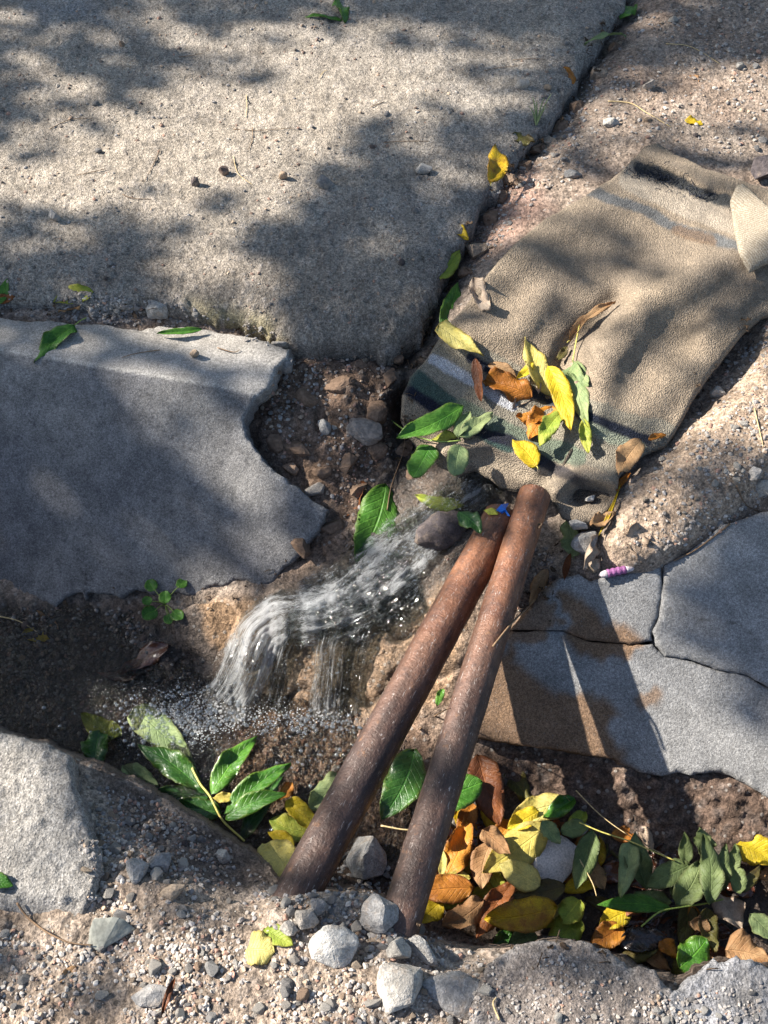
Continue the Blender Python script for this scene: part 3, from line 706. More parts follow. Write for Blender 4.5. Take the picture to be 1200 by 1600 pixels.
for k, pp in enumerate((pA, pB, pC)):
    dzp = (0, .0015, -.001)[k]
    plate('slab_piece', pp, (lambda a, b, dz=dzp: rslab_z(a, b) + dz), .035, rslab_col, MAT['slab'], 5, 1.1, 3, .002, grey_relief(60 + k, .0008), down=(-.1, .4, -.9), seed=11 + k, parent=rs, side_noise=.002, side_dark=.7)

# --- rough concrete block at the lower left
FB = [(-290,1085),(0,1140),(50,1155),(110,1179),(118,1230),(138,1288),(157,1325),(151,1380),(138,1420),(134,1458),(108,1464),(70,1446),(30,1430),(-20,1415),(-290,1400)]
def chunk_relief(seed, a=.003):
    def f(px, py, X, Y, d):
        dd, v = cells(X, Y, 80, seed)
        return a * fbm(X, Y, 14, 5, seed) + .0022 * ridged(X, Y, 70, 3, seed + 1) + np.clip(1 - dd / .5, 0, 1) ** .7 * (v > .65) * .003 + np.clip(1 - d / 25, 0, 1) * fbm(X, Y, 40, 2, seed + 5) * .005
    return f
def fb_col(px, py, X, Y, d):
    n = fbm(X, Y, 12, 4, 71); n2 = fbm(X, Y, 60, 4, 73)
    c = mix((.34, .315, .285), (.25, .24, .23), np.clip(.5 + 1.2 * n, 0, 1))
    return c * (1 + .25 * n2[:, None])
o = plate('concrete_block', FB, lambda a, b: -.006 + 0 * a - .03 * np.clip((b - 1400) / 80, 0, 1), .06, fb_col, MAT['chunk'], 4.6, 2.2, 8, .006, chunk_relief(75), seed=21, side_noise=.004)
tag(o, 'pale rough concrete block with a jagged edge left of the gravel, on the near bank', 'concrete block')

C1 = [(752,1528),(772,1498),(800,1480),(842,1468),(892,1466),(940,1480),(978,1500),(1012,1512),(1052,1540),(1066,1580),(1080,1640),(1100,1760),(700,1760),(725,1610)]
C2 = [(1040,1556),(1092,1518),(1116,1495),(1150,1493),(1200,1508),(1280,1520),(1470,1545),(1470,1760),(1120,1760),(1060,1640),(1045,1590)]
def c_col(a, b, s):
    def f(px, py, X, Y, d):
        n = fbm(X, Y, 16, 4, s); n2 = fbm(X, Y, 60, 4, s + 3)
        c = mix(a, b, np.clip(.5 + 1.3 * n, 0, 1)); c = mix(c, (.40, .40, .405), np.clip(1 - d / 30, 0, 1) * .35 * np.clip(.5 + 2 * n2, 0, 1))
        return c * (1 + .28 * n2[:, None])
    return f
o = plate('concrete_chunk', C1, lambda a, b: -.004 + .008 * np.exp(-((a - 880) / 120) ** 2) * np.clip((b - 1460) / 60, 0, 1), .07, c_col((.27, .225, .195), (.20, .175, .16), 81), MAT['chunk'], 4.6, 4.0, 6, .004, chunk_relief(85, .009), seed=22, side_noise=.004)
tag(o, 'long brown-grey concrete lump crusted with pebbles, in front of the leaf pile', 'concrete chunk')
o = plate('concrete_chunk', C2, lambda a, b: -.004 + 0 * a, .07, c_col((.30, .30, .32), (.20, .19, .185), 91), MAT['chunk'], 4.6, 5.0, 8, .006, chunk_relief(95, .009), seed=23, side_noise=.004)
tag(o, 'bluish white edged concrete lump in the lower right corner of the bank', 'concrete chunk')

# --- smooth brown rock at the foot of the slab
BR = [(262,958),(300,940),(345,934),(392,948),(418,962),(412,995),(396,1030),(380,1052),(345,1046),(300,1018),(270,990)]
def br_col(px, py, X, Y, d):
    n = fbm(X, Y, 20, 4, 131); n2 = fbm(X, Y, 70, 3, 133)
    c = mix((.33, .215, .13), (.15, .12, .10), zone(px + 8 * n2, py, [(240,930),(312,930),(322,990),(368,1060),(240,1060)], 10))  # the dark part paints the curved shadow across the rock
    return c * (1 + .25 * n2[:, None] + .2 * n[:, None])
o = plate('brown_rock', BR, lambda a, b: -.185 - .0004 * (b - 940) - .00008 * np.abs(a - 330), .05, br_col, MAT['soil'], 4.6, 2, 14, .01, lambda px, py, X, Y, d: .003 * fbm(X, Y, 18, 4, 135) + .001 * fbm(X, Y, 90, 3, 136), seed=37, side_noise=.003)
tag(o, 'smooth brown rock, half in sun, between the big slab and the falls', 'rock')

# --- the towel
TOW = [(1008,226),(1030,220),(1052,236),(1075,246),(1105,262),(1140,272),(1175,285),(1230,300),(1330,320),(1340,470),(1230,480),(1192,492),(1168,512),(1140,545),(1112,580),(1090,612),(1066,655),(1042,692),(1010,705),(986,722),(968,742),(966,770),(950,798),(928,812),(900,817),(880,806),(868,785),(858,764),(835,752),(808,762),(784,758),(765,742),(742,730),(718,738),(690,724),(660,700),(640,680),(627,650),(628,618),(640,588),(668,556),(690,520),(722,482),(748,446),(775,410),(812,372),(852,338),(900,312),(950,280),(985,250)]
def tow_folds(px, py):
    def rg(line, wd, amp):
        return amp * np.exp(-(seg_dist(px, py, line, False) / wd) ** 2)
    z = rg([(760,430),(850,360),(960,300)], 45, .007) + rg([(1230,360),(1120,420),(1010,470),(950,560),(930,640)], 42, .011)
    z += rg([(850,470),(800,520),(740,520)], 30, .006) + rg([(1150,520),(1040,600),(1000,650)], 30, .005) + rg([(1190,440),(1100,520)], 22, .005)
    z += rg([(700,700),(770,690),(840,725)], 20, .008) + rg([(870,765),(900,740),(950,750)], 16, .009) - rg([(905,775),(945,775)], 16, .006)
    z += rg([(985,270),(1060,285),(1150,330)], 14, -.003) + rg([(1015,240),(1100,290)], 16, .004)
    z -= rg([(960,470),(885,545),(860,620)], 18, .006)
    return z
def tow_z(px, py): return towel_base(px, py) + .006 + 2.3 * tow_folds(px, py)
def tow_relief(px, py, X, Y, d): return .0028 * fbm(X, Y, 16, 3, 101) + .0003 * perlin(X * 330, Y * 330, 5) + .0004 * perlin(X * 600, Y * 600, 7)
def tow_col(px, py, X, Y, d):
    n = fbm(X, Y, 10, 4, 111); n2 = fbm(X, Y, 90, 3, 113); w1 = fbm(X, Y, 50, 3, 115)
    c = mix((.29, .228, .165), (.215, .172, .13), np.clip(.5 + 1.2 * n, 0, 1))
    def band(c, line, wd, col, amt=1.0):
        dd = seg_dist(px + 7 * w1, py + 7 * w1, line, False)
        return mix(c, col, np.clip((wd - dd) / 3 + .5, 0, 1) * amt)
    # lower hem: woven border of dirty grey with green, grey and navy stripes
    c = band(c, [(655,545),(760,600),(850,650),(960,690),(1040,710)], 50, (.21, .19, .15), .9)
    c = band(c, [(675,560),(745,600),(800,635)], 8, (.42, .43, .46), 1)
    c = band(c, [(645,590),(705,640),(790,690)], 17, (.045, .075, .065), 1)
    c = band(c, [(720,640),(800,680),(900,715)], 16, (.12, .15, .11), .9)
    c = band(c, [(905,662),(1000,700)], 9, (.22, .25, .19), .8)
    c = band(c, [(700,700),(800,735),(860,750)], 14, (.33, .27, .2), .7)
    c = band(c, [(636,608),(700,652),(740,672),(800,690),(860,728),(930,765)], 9, (.010, .012, .024))
    c = band(c, [(735,560),(790,592),(850,622),(905,645),(960,668),(1012,688)], 8, (.018, .022, .035))
    # upper worn stripes
    c = band(c, [(922,298),(960,312),(1010,330),(1050,352),(1100,368),(1155,385)], 8, (.10, .11, .12), .85)
    c = band(c, [(990,280),(1080,320),(1160,350)], 22, (.42, .36, .29), .6)
    c = band(c, [(1000,262),(1040,275),(1070,290),(1110,308),(1150,318)], 9, (.03, .035, .04), .95)
    c = band(c, [(1060,360),(1110,375)], 9, (.16, .10, .06), .7)
    c = band(c, [(920,762),(940,770)], 9, (.05, .045, .04), .9)
    c = mix(c, (.20, .165, .125), np.clip(1 - d / 9, 0, 1) * .35)
    c = mix(c, (.22, .18, .14), .6 * zone(px + 20 * n2, py, [(850,740),(960,740),(960,820),(870,820)], 30))
    return c * (1 + .22 * n2[:, None])
tw = plate('towel', TOW, tow_z, .005, tow_col, MAT['towel'], 3.6, .8, 7, .0035, tow_relief, seed=31, side_noise=.0008, side_dark=.8)
tag(tw, 'worn beige terry towel with navy and green striped hem lying over the channel mouth', 'towel')
FC = [(1152,286),(1162,284),(1185,305),(1215,330),(1300,380),(1300,430),(1215,400),(1172,421),(1158,395),(1148,350),(1143,310)]
fc = plate('folded_corner', FC, lambda a, b: tow_z(a, b) + .010 + .006 * np.clip((a - 1150) / 60, 0, 1), .004, lambda px, py, X, Y, d: np.tile((.42, .37, .3), (len(px), 1)), MAT['knit'], 4, .6, 6, .003, lambda px, py, X, Y, d: .0008 * fbm(X, Y, 40, 3, 3), seed=33, parent=tw, side_noise=.0005)
fc['label'] = 'white ribbed folded over corner'

BVH = make_bvh()
def hit(px, py, default=-.03, bvh=None):
    loc, nor, _, _ = (bvh or BVH).ray_cast(Vector((0, 0, CAMZ)), raydir(px, py))
    if loc is None: return Vector(unproj(px, py, default)), Vector((0, 0, 1))
    if nor.z < 0: nor = -nor
    return loc, nor

# ------------------------------------------------------------------ tubes
def tube_arrays(pts, rad, n=10, hollow=False):
    pts = [Vector(p) for p in pts]; V = []; F = []
    if not hasattr(rad, '__len__'): rad = [rad] * len(pts)
    up = Vector((0, 0, 1)); last = None
    for i, p in enumerate(pts):
        t = (pts[min(i + 1, len(pts) - 1)] - pts[max(i - 1, 0)]).normalized()
        if last is None:
            a = t.cross(up); a = a.normalized() if a.length > 1e-4 else Vector((1, 0, 0))
        else:
            a = (last - t * last.dot(t)).normalized()
        last = a; b = t.cross(a)
        for k in range(n):
            th = 2 * math.pi * k / n; V.append(p + (a * math.cos(th) + b * math.sin(th)) * rad[i])
    for i in range(len(pts) - 1):
        for k in range(n):
            k2 = (k + 1) % n; F.append((i * n + k, i * n + k2, (i + 1) * n + k2, (i + 1) * n + k))
    V = np.array([tuple(v) for v in V]); F = np.array(F)
    if not hollow:
        c0, c1 = len(V), len(V) + 1
        V = np.concatenate([V, [tuple(pts[0])], [tuple(pts[-1])]])
        T = [(c0, (k + 1) % n, k, k) for k in range(n)] + [(c1, (len(pts) - 1) * n + k, (len(pts) - 1) * n + (k + 1) % n, (len(pts) - 1) * n + (k + 1) % n) for k in range(n)]
        tris = np.array([t[:3] for t in T])
        F = np.concatenate([F[:, [0, 1, 2]], F[:, [0, 2, 3]], tris])
    return V, F

def tube(name, pts, rad, mat, n=6, parent=None):
    V, F = tube_arrays(pts, rad, n); loc = V.mean(0)
    me = mesh_arrays(name, V - loc, F); o = link(name, me, mat, None, loc)
    if parent: o.parent = parent; o.location = Vector(loc) - parent.location
    return o

def smooth_line(P, k=4):
    P = [Vector(p) for p in P]; out = []
    for i in range(len(P) - 1):
        p0, p1, p2, p3 = P[max(i - 1, 0)], P[i], P[i + 1], P[min(i + 2, len(P) - 1)]
        for j in range(k):
            t = j / k
            out.append(.5 * ((2 * p1) + (-p0 + p2) * t + (2 * p0 - 5 * p1 + 4 * p2 - p3) * t * t + (-p0 + 3 * p1 - 3 * p2 + p3) * t ** 3))
    out.append(P[-1]); return out

# ------------------------------------------------------------------ the two rusty pipes
PIPES = []
def pipe(A, B, r, label, seed, pinch=0):
    A = Vector(unproj(*A)); B = Vector(unproj(*B)); d = (B - A); L = d.length; d.normalize()
    a = d.cross(Vector((0, 0, 1))).normalized(); b = a.cross(d)
    nl, nr = 90, 40; V = []; F = []
    S = np.linspace(0, L, nl); T = np.arange(nr) / nr * 2 * np.pi
    rings = []
    def ring(s, rr, sq=0):
        ss = np.full(nr, s); nn = perlin(ss * 30 + seed, T * 2.2, seed) * .0006 + perlin(ss * 110, T * 8, seed + 1) * .00045
        nn[-1] = nn[0] * .5 + nn[-2] * .5
        R_ = rr + nn
        ca = np.cos(T) * R_ * (1 + sq * .1); cb = np.sin(T) * R_ * (1 - sq)
        base = np.array(A) + np.array(d) * s
        bow = .0015 * math.sin(math.pi * s / L)
        return base + np.outer(ca, a) + np.outer(cb, b) + np.array(b) * bow
    R_list = [(0.0005, r - .0035), (0, r - .0012)] + [(s, r) for s in S[0:1] + .0012] + [(s, r) for s in S[1:]]
    inner = [(.08, r - .0035), (.04, r - .0035), (.01, r - .0035)]
    for s, rr in inner + R_list: rings.append(ring(s, rr, pinch * max(0, (s / L - .9) * 10)))
    V = np.concatenate(rings); m = len(rings); idx = np.arange(m * nr).reshape(m, nr); nx = np.roll(idx, -1, 1)
    F = np.stack([idx[:-1], idx[1:], nx[1:], nx[:-1]], -1).reshape(-1, 4)
    loc = np.array(A)
    # local frame with z along the pipe
    Mx = Matrix((a, b, d)).transposed().to_4x4(); Mi = np.array(Mx.to_3x3())
    me = mesh_arrays('rusty_pipe', (V - loc) @ Mi, F)
    o = link('rusty_pipe', me, MAT['rust']); o.matrix_world = Matrix.Translation(A) @ Mx
    tag(o, label, 'pipe', 'rusty pipes laid across the ditch')
    PIPES.append((V, F))
    return A, B
PA = pipe((786, 806, -.053), (450, 1422, -.046), .0215, 'left rusty pipe, thicker and darker, its foot beside a cream yellow leaf', 3)
PB = pipe((836, 772, -.036), (618, 1462, -.030), .0188, 'right rusty steel pipe with an orange upper end under the towel edge', 5, .25)

# ------------------------------------------------------------------ stones
def rock_template(seed, angular=True, sub=2):
    r = random.Random(seed); bm = bmesh.new()
    if angular:
        for _ in range(15):
            v = Vector((r.gauss(0, 1), r.gauss(0, 1), r.gauss(0, 1))).normalized() * r.uniform(.8, 1.05)
            bm.verts.new((v.x, v.y * .8, v.z * .62))
        res = bmesh.ops.convex_hull(bm, input=bm.verts)
        bmesh.ops.delete(bm, geom=[v for v in bm.verts if not v.link_faces], context='VERTS')
        bmesh.ops.dissolve_limit(bm, angle_limit=R(12), verts=bm.verts, edges=bm.edges)
        bmesh.ops.bevel(bm, geom=list(bm.edges), offset=.07, segments=1, affect='EDGES', clamp_overlap=True)
        bmesh.ops.triangulate(bm, faces=bm.faces)
    else:
        bmesh.ops.create_icosphere(bm, subdivisions=sub, radius=1)
        k = [Vector((r.gauss(0, 1), r.gauss(0, 1), r.gauss(0, 1))) * 1.3 for _ in range(5)]
        for v in bm.verts:
            f = 1 + sum(.07 * math.sin(v.co.dot(q) * 1.6 + i) for i, q in enumerate(k))
            v.co = Vector((v.co.x * f, v.co.y * f * .78, v.co.z * f * .58))
    bm.verts.ensure_lookup_table()
    V = np.array([tuple(v.co) for v in bm.verts]); F = np.array([[v.index for v in f.verts] for f in bm.faces]); bm.free()
    V = V - (V.max(0) + V.min(0)) / 2
    return V, F
ANG = [rock_template(i) for i in range(14)]
RND = [rock_template(50 + i, False, 2) for i in range(8)]
RNDS = [rock_template(80 + i, False, 1) for i in range(6)]
# fine-shaped bigger rocks
def big_rock(name, px, py, wpx, hpx, mat, label, cat='stone', seed=0, flat=.55, rot=None, sink=.3, group=None, detail=3, rough=.05, soft=False):
    p, n = hit(px, py); depth = (p - Vector((0, 0, CAMZ))).length
    sx = wpx / FPX * depth / 2; sy = hpx / FPX * depth / 2
    V, F = rock_template(seed, not soft, 3)
    bm = bmesh.new(); vs = [bm.verts.new(v) for v in V]
    for f in F:
        try: bm.faces.new([vs[i] for i in f])
        except ValueError: pass
    if not soft: bmesh.ops.subdivide_edges(bm, edges=bm.edges, cuts=3, use_grid_fill=True)
    V = np.array([tuple(v.co) for v in bm.verts]); bmesh.ops.triangulate(bm, faces=bm.faces)
    bm.verts.index_update(); F = np.array([[v.index for v in f.verts] for f in bm.faces]); bm.free()
    k = 1 + rough * (fbm(V[:, 0] + seed, V[:, 1] + V[:, 2], 2.5, 4, seed) + .5 * perlin(V[:, 0] * 9, V[:, 1] * 9 + V[:, 2] * 7, seed))
    V = V * k[:, None]
    V = V / np.abs(V).max(0) * np.array([sx, sy, min(sx, sy) * flat / .62 * 1.0])
    a = R(rot) if rot is not None else 0
    me = mesh_arrays(name, V, F, smooth=soft)
    o = link(name, me, MAT[mat] if isinstance(mat, str) else mat)
    o.location = p + Vector((0, 0, 1)) * (V[:, 2].max() * (1 - 2 * sink) + 0.0)
    o.rotation_euler = (R(12), 0, a)
    tag(o, label, cat, group); add_solid(np.array([tuple(o.matrix_basis @ Vector(v)) for v in V]), F)
    return o

BVH_G = BVH
big_rock('rock', 690, 838, 92, 62, 'stone_dark', 'brown-black wet rock standing in the water left of the upper pipe end', 'rock', 3, .8, 25, .35, rough=.22, soft=True)
big_rock('rock', 573, 1344, 62, 66, 'stone_grey', 'round grey rock wedged between the two pipe feet', 'rock', 5, .8, 10, .3)
big_rock('rock', 594, 1434, 50, 62, 'stone_grey', 'dark grey notched stone left of the foot of the right pipe', 'rock', 8, .7, 70, .35)
big_rock('rock', 522, 1482, 74, 62, 'stone_white', 'white angular rock in the sunlit gravel before the pipes', 'rock', 9, .6, 5, .4, rough=.05)
big_rock('rock', 626, 1540, 72, 66, 'stone_pale', 'pale grey flat stone, left of a pair at the bottom edge', 'rock', 12, .45, 15, .35)
big_rock('rock', 706, 1552, 90, 62, 'stone_grey', 'smooth mid grey wedge stone, right of a pair at the bottom edge', 'rock', 14, .4, -20, .35)
big_rock('rock', 658, 1484, 66, 26, 'stone_white', 'long white curved stone under the foot of the right pipe', 'rock', 15, .8, -40, .3)
big_rock('rock', 622, 1484, 40, 32, 'stone_pale', 'knobbly pale stone left of the long white curved one', 'rock', 16, .8, 0, .3)
big_rock('rock', 176, 1460, 64, 44, simple('greenish_stone', (.27, .27, .235), .9, .2, 1, 110), 'greenish grey crumbly flat stone beside the concrete block corner', 'rock', 17, .45, 5, .35, rough=.14)
big_rock('rock', 235, 1556, 54, 30, 'stone_grey', 'oval grey stone beside an upright dry brown leaf at the bottom', 'rock', 18, .5, 0, .35)
big_rock('rock', 250, 1352, 40, 34, 'stone_grey', 'blue-grey stone in the shaded gravel right of the concrete block', 'rock', 19, .6, 15, .35)
big_rock('rock', 212, 1362, 36, 36, 'stone_grey', 'rounded grey stone left of the blue-grey one in shaded gravel', 'rock', 20, .6, 60, .35)
big_rock('rock', 270, 1398, 38, 28, 'stone_tan', 'brownish stone at the edge of the sunlit gravel', 'rock', 21, .6, 0, .35)
big_rock('rock', 347, 1340, 26, 24, 'stone_pale', 'lone pale stone on the dark soil slope above the gravel', 'rock', 23, .7, 0, .35)
big_rock('rock', 452, 1452, 26, 22, 'stone_pale', 'pale angular stone above the two yellow leaves on the gravel', 'rock', 24, .8, 0, .3)
big_rock('rock', 479, 1438, 34, 32, 'stone_pale', 'pinkish pale blocky stone above the white angular rock', 'rock', 25, .8, 20, .3)
big_rock('rock', 498, 1418, 26, 28, 'stone_grey', 'small grey pointed stone below the left pipe foot', 'rock', 26, .9, 40, .3)
big_rock('rock', 912, 858, 44, 40, 'stone_grey', 'smooth grey oval stone cupped by a dry leaf below the towel corner', 'rock', 28, .7, 50, .2)
big_rock('rock', 925, 890, 22, 22, 'stone_tan', 'small brown pebble just left of the purple tube', 'pebble', 29, .9, 0, .2)
big_rock('rock', 903, 822, 30, 14, 'stone_grey', 'flat grey stone just under the towel corner', 'rock', 30, .8, 0, .2)
big_rock('rock', 921, 782, 16, 12, 'stone_white', 'little white pebble lying on the dark stain of the towel corner', 'pebble', 31, .8, 0, .15)
big_rock('rock', 247, 490, 34, 24, 'stone_grey', 'violet grey stone in the gap between pavement and smooth slab', 'rock', 32, .9, 0, .25)
big_rock('rock', 305, 557, 15, 12, 'stone_tan', 'single small pebble on the flat top of the smooth slab', 'pebble', 33, 1, 0, .2)
big_rock('rock', 438, 541, 26, 10, 'stone_pale', 'smooth oval pebble at the broken corner of the smooth slab', 'pebble', 34, 1, 0, .3)
big_rock('rock', 445, 577, 28, 22, 'stone_grey', 'grey stone tucked under the broken corner of the smooth slab', 'rock', 35, 1, 0, .3)
big_rock('rock', 508, 290, 30, 20, 'stone_grey', 'blue-grey pebble at the shade edge on the pavement', 'pebble', 36, .8, 0, .3)
big_rock('rock', 662, 267, 26, 18, 'stone_grey', 'dull grey pebble on the shaded pavement near the seam', 'pebble', 37, .7, 0, .3)
big_rock('rock', 443, 278, 13, 11, 'stone_tan', 'reddish pebble at the right end of the big sunlit patch', 'pebble', 38, 1, 0, .2)
big_rock('rock', 350, 272, 16, 12, 'stone_dark', 'dark red pebble in the middle of the big sunlit patch', 'pebble', 39, 1, 0, .2)
big_rock('rock', 306, 289, 13, 11, 'stone_dark', 'dark grey pebble beside two pale pebbles in the sunlit patch', 'pebble', 40, 1, 0, .2)
big_rock('rock', 86, 344, 18, 13, 'stone_grey', 'grey pebble in the shade lower left of the sunlit patch', 'pebble', 41, 1, 0, .2)
big_rock('rock', 815, 136, 22, 12, 'stone_pale', 'pale stone on the pavement edge of the seam', 'pebble', 42, 1, 0, .3)
big_rock('rock', 1012, 137, 16, 14, 'stone_pale', 'white pebble on the dirt right of the seam', 'pebble', 43, 1, 0, .3)
big_rock('rock', 955, 195, 26, 14, 'stone_pale', 'flat pale stone on the dirt beyond the towel', 'pebble', 44, .6, 0, .3)
big_rock('rock', 895, 275, 28, 14, 'stone_grey', 'flat grey stone lying beside the towel top left edge', 'pebble', 45, .6, 0, .3)
big_rock('rock', 1190, 275, 40, 34, 'stone_dark', 'dark grey stone at the right edge beyond the towel', 'rock', 46, .8, 0, .3)
big_rock('rock', 1120, 617, 24, 18, 'stone_pale', 'white stone in the hollow right of the towel', 'pebble', 47, .9, 0, .3)
big_rock('rock', 1190, 765, 30, 22, 'stone_pale', 'whitish stone on the dirt above the cracked slab', 'pebble', 48, .8, 0, .3)
big_rock('rock', 1178, 745, 24, 22, 'stone_grey', 'grey stone on the dirt above the cracked slab', 'pebble', 49, .8, 0, .3)
big_rock('rock', 570, 672, 66, 48, simple('crumbly_stone', (.27, .23, .20), .9, .2, .9, 150), 'crumbly pale stone half buried in the brown soil left of the channel', 'rock', 50, .6, -20, .5, rough=.14)
big_rock('rock', 455, 737, 26, 18, 'stone_tan', 'brown pebble beside the broken edge of the smooth slab', 'pebble', 51, .8, 0, .3)
big_rock('rock', 492, 768, 34, 20, 'stone_pale', 'pale crumbly stone against the tip of the smooth slab', 'pebble', 52, .7, 20, .4)
big_rock('rock', 508, 668, 20, 26, 'stone_grey', 'grey chip standing in the brown soil below the pavement', 'pebble', 53, .8, 20, .4)

MAT['clod'] = simple('soil_clod', (.20, .135, .095), .95, .1, 1, 180); MAT['clay'] = simple('wet_clay', (.24, .16, .10), .45, .4, 1, 120)
CLODS = ['below the middle of the pavement nose', 'right above the crumbly stone', 'under the pavement left part, by the slab', 'touching the pavement nose', 'in the slab notch', 'right of the slab notch', 'above the rust-brown curled leaf', 'right of the crumbly stone', 'by the pale stone at the slab tip', 'left of the large green leaf', 'under the slab tip edge', 'left of the stream above the falls', 'at the dark crack top', 'halfway down the dark crack', 'at the dark crack foot', 'under the pavement right corner',
 'behind the left fall', 'between left and middle falls', 'behind the second fall', 'right of the second fall', 'low on the ledge right of the falls', 'beside the left pipe middle', 'low behind the left fall', 'under the left pipe top', 'further under the left pipe', 'right of the stream top']
SEAMP = ['by the small orange leaf', 'right of the grass tuft', 'just below the grass tuft', 'right of the dusty olive leaf', 'below the dusty olive leaf', 'above the yellow orange leaf', 'right of the yellow orange leaf', 'below the yellow orange leaf', 'above the torn yellow leaf', 'right of the lime leaf', 'right of the dusty green leaf', 'nearest the far end']
# white speckled stone shard in the leaf pile
big_rock('stone_shard', 866, 1350, 76, 66, simple('speckled_stone', (.66, .60, .56), .85, .2, .9, 500), 'white speckled stone shard lying on top of the yellow leaves', 'stone shard', 61, .16, 35, -.9, rough=.03)
big_rock('stone_shard', 903, 1300, 34, 20, 'stone_white', 'small white stone shard just beyond the large speckled one', 'stone shard', 62, .4, 20, -.5)

BVH = make_bvh()

for k, (x, y, w_, h_) in enumerate([(530,600,52,34),(590,640,44,36),(480,620,40,30),(560,570,40,26),(430,690,34,30),(470,700,44,32),(540,720,50,34),(590,700,36,40),(505,735,36,24),(560,760,44,30),(470,850,40,26),(520,820,46,28),(610,590,30,26),(632,700,26,34),(648,740,30,26),(620,560,26,20)]):
    clay = False
    big_rock('soil_clod', x, y, w_, h_, MAT['clod'] if not clay else MAT['clay'], 'lump of %s %s' % (('wet brown clay' if clay else 'brown soil'), CLODS[k]), 'soil clod', 100 + k, .6, (k * 67) % 180, .62, 'soil clods beside the stream', rough=.10)

for k, (x, y, w_, h_) in enumerate([(938,118,30,20),(902,170,34,24),(872,200,30,26),(858,222,26,18),(842,236,30,20),(818,262,30,24),(800,284,36,28),(782,312,30,28),(768,345,34,30),(748,392,34,40),(728,428,26,24),(960,75,22,16)]):
    big_rock('soil_clod', x, y, w_, h_, MAT['clod'] if k % 3 else 'stone_tan', 'crumbly %s clod on the dirt side of the seam, %s' % ('brown' if k % 3 else 'pinkish', SEAMP[k]), 'soil clod', 150 + k, .6, (k * 53) % 180, .5, 'soil clods along the seam', rough=.16)

# individual gravel stones (10 px and more) and the finer gravel between them
ZONES = [  # polygon, n individuals, size range px, n fine, fine size px, palette weights (grey, pale, tan, dark), label place, angular
 (Z_GRAVEL, 150, (12, 30), 3800, (3, 12), (.30, .45, .23, .02), 'in the gravel bank before the pipes', True),
 ([(440,1385),(500,1335),(600,1330),(625,1400),(650,1470),(600,1480),(450,1425)], 30, (12, 26), 360, (4, 11), (.85, .1, 0, .05), 'in the dark pile between the pipe feet', True),
 ([(150,1230),(215,1235),(380,1340),(440,1400),(330,1400),(150,1330)], 18, (11, 24), 600, (4, 10), (.5, .1, .3, .1), 'on the shaded soil slope right of the concrete block', True),
 ([(770,1510),(890,1490),(1050,1560),(1190,1530),(1190,1600),(760,1600)], 14, (10, 20), 420, (4, 9), (.75, .15, .10, 0), 'stuck on the concrete lumps at the lower right', True),
 ([(0,455),(200,462),(300,480),(440,520),(440,545),(250,510),(0,500)], 10, (10, 16), 420, (3, 9), (.6, .35, .05, 0), 'in the gap above the smooth slab', True),
 ([(440,560),(600,555),(610,700),(560,800),(470,760),(395,670)], 8, (10, 18), 480, (3, 10), (.25, .15, .5, .1), 'in the brown soil left of the channel', True),
 ([(1060,690),(1130,570),(1200,500),(1200,800),(1060,860),(990,860),(985,770)], 18, (10, 20), 700, (3, 10), (.35, .45, .2, 0), 'on the dirt right of the towel', True),
 ([(930,120),(1000,20),(1200,0),(1200,260),(1020,215),(880,290),(800,300),(860,220)], 12, (10, 19), 600, (3, 9), (.4, .25, .25, .1), 'on the dirt beyond the towel', True),
 ([(0,0),(950,0),(860,180),(740,300),(640,520),(420,500),(0,440)], 11, (10, 14), 900, (2.5, 7), (.35, .05, .25, .35), 'on the worn pavement', False),
 ([(740,350),(790,270),(850,220),(900,150),(930,90),(960,100),(880,260),(800,360),(730,440)], 7, (10, 15), 350, (3, 9), (.4, .3, .2, .1), 'along the dirt side of the seam', True),
 ([(0,950),(200,950),(330,1080),(130,1150),(0,1130)], 4, (10, 16), 900, (4, 10), (.4, .05, .15, .4), 'in the dark wet ditch bed at the left', False),
 ([(330,1130),(560,1110),(640,1160),(560,1260),(480,1230),(400,1180)], 10, (10, 20), 520, (4, 11), (.1, .05, .6, .25), 'in the shallow water under the falls', False),
 ([(680,870),(800,860),(860,850),(870,900),(820,960),(740,900)], 3, (10, 16), 120, (4, 9), (.3, .1, .3, .3), 'under the upper ends of the pipes', True),
]
CN = ['grey', 'pale', 'tan', 'dark']
PAL = {'grey': [(.17,.17,.18),(.26,.26,.27),(.36,.35,.34)], 'pale': [(.34,.31,.28),(.43,.40,.36),(.50,.47,.43)], 'tan': [(.30,.20,.14),(.40,.29,.2),(.34,.17,.12)], 'dark': [(.06,.055,.055),(.11,.09,.09),(.15,.08,.06)]}
mesh_cache = {}
def stone_mesh(kind, i, c):
    k = (kind, i, c)
    if k not in mesh_cache:
        V, F = (ANG if kind == 'a' else RND)[i]; me = mesh_arrays('stone', V, F, smooth=(kind != 'a')); me.materials.append(MAT['stone_' + c]); mesh_cache[k] = me
    return mesh_cache[k]
fineV, fineF, fineC, fineW, fn = [], [], [], [], 0
def poly_pts(poly, n, r):
    xs = [p[0] for p in poly]; ys = [p[1] for p in poly]; out = []
    A = np.array(poly, float)
    while len(out) < n:
        x = r.uniform(max(-40, min(xs)), min(1240, max(xs)), 400); y = r.uniform(max(-40, min(ys)), min(1650, max(ys)), 400)
        m = inside(x, y, poly) & (fbm(x / 1000, y / 1000, 9, 2, 4) * .9 + .5 > r.random(400))
        out += list(zip(x[m], y[m]))
    return out[:n]
rr = np.random.default_rng(99)
size_word = lambda s: 'chunky' if s > 19 else ('medium' if s > 14 else 'little')
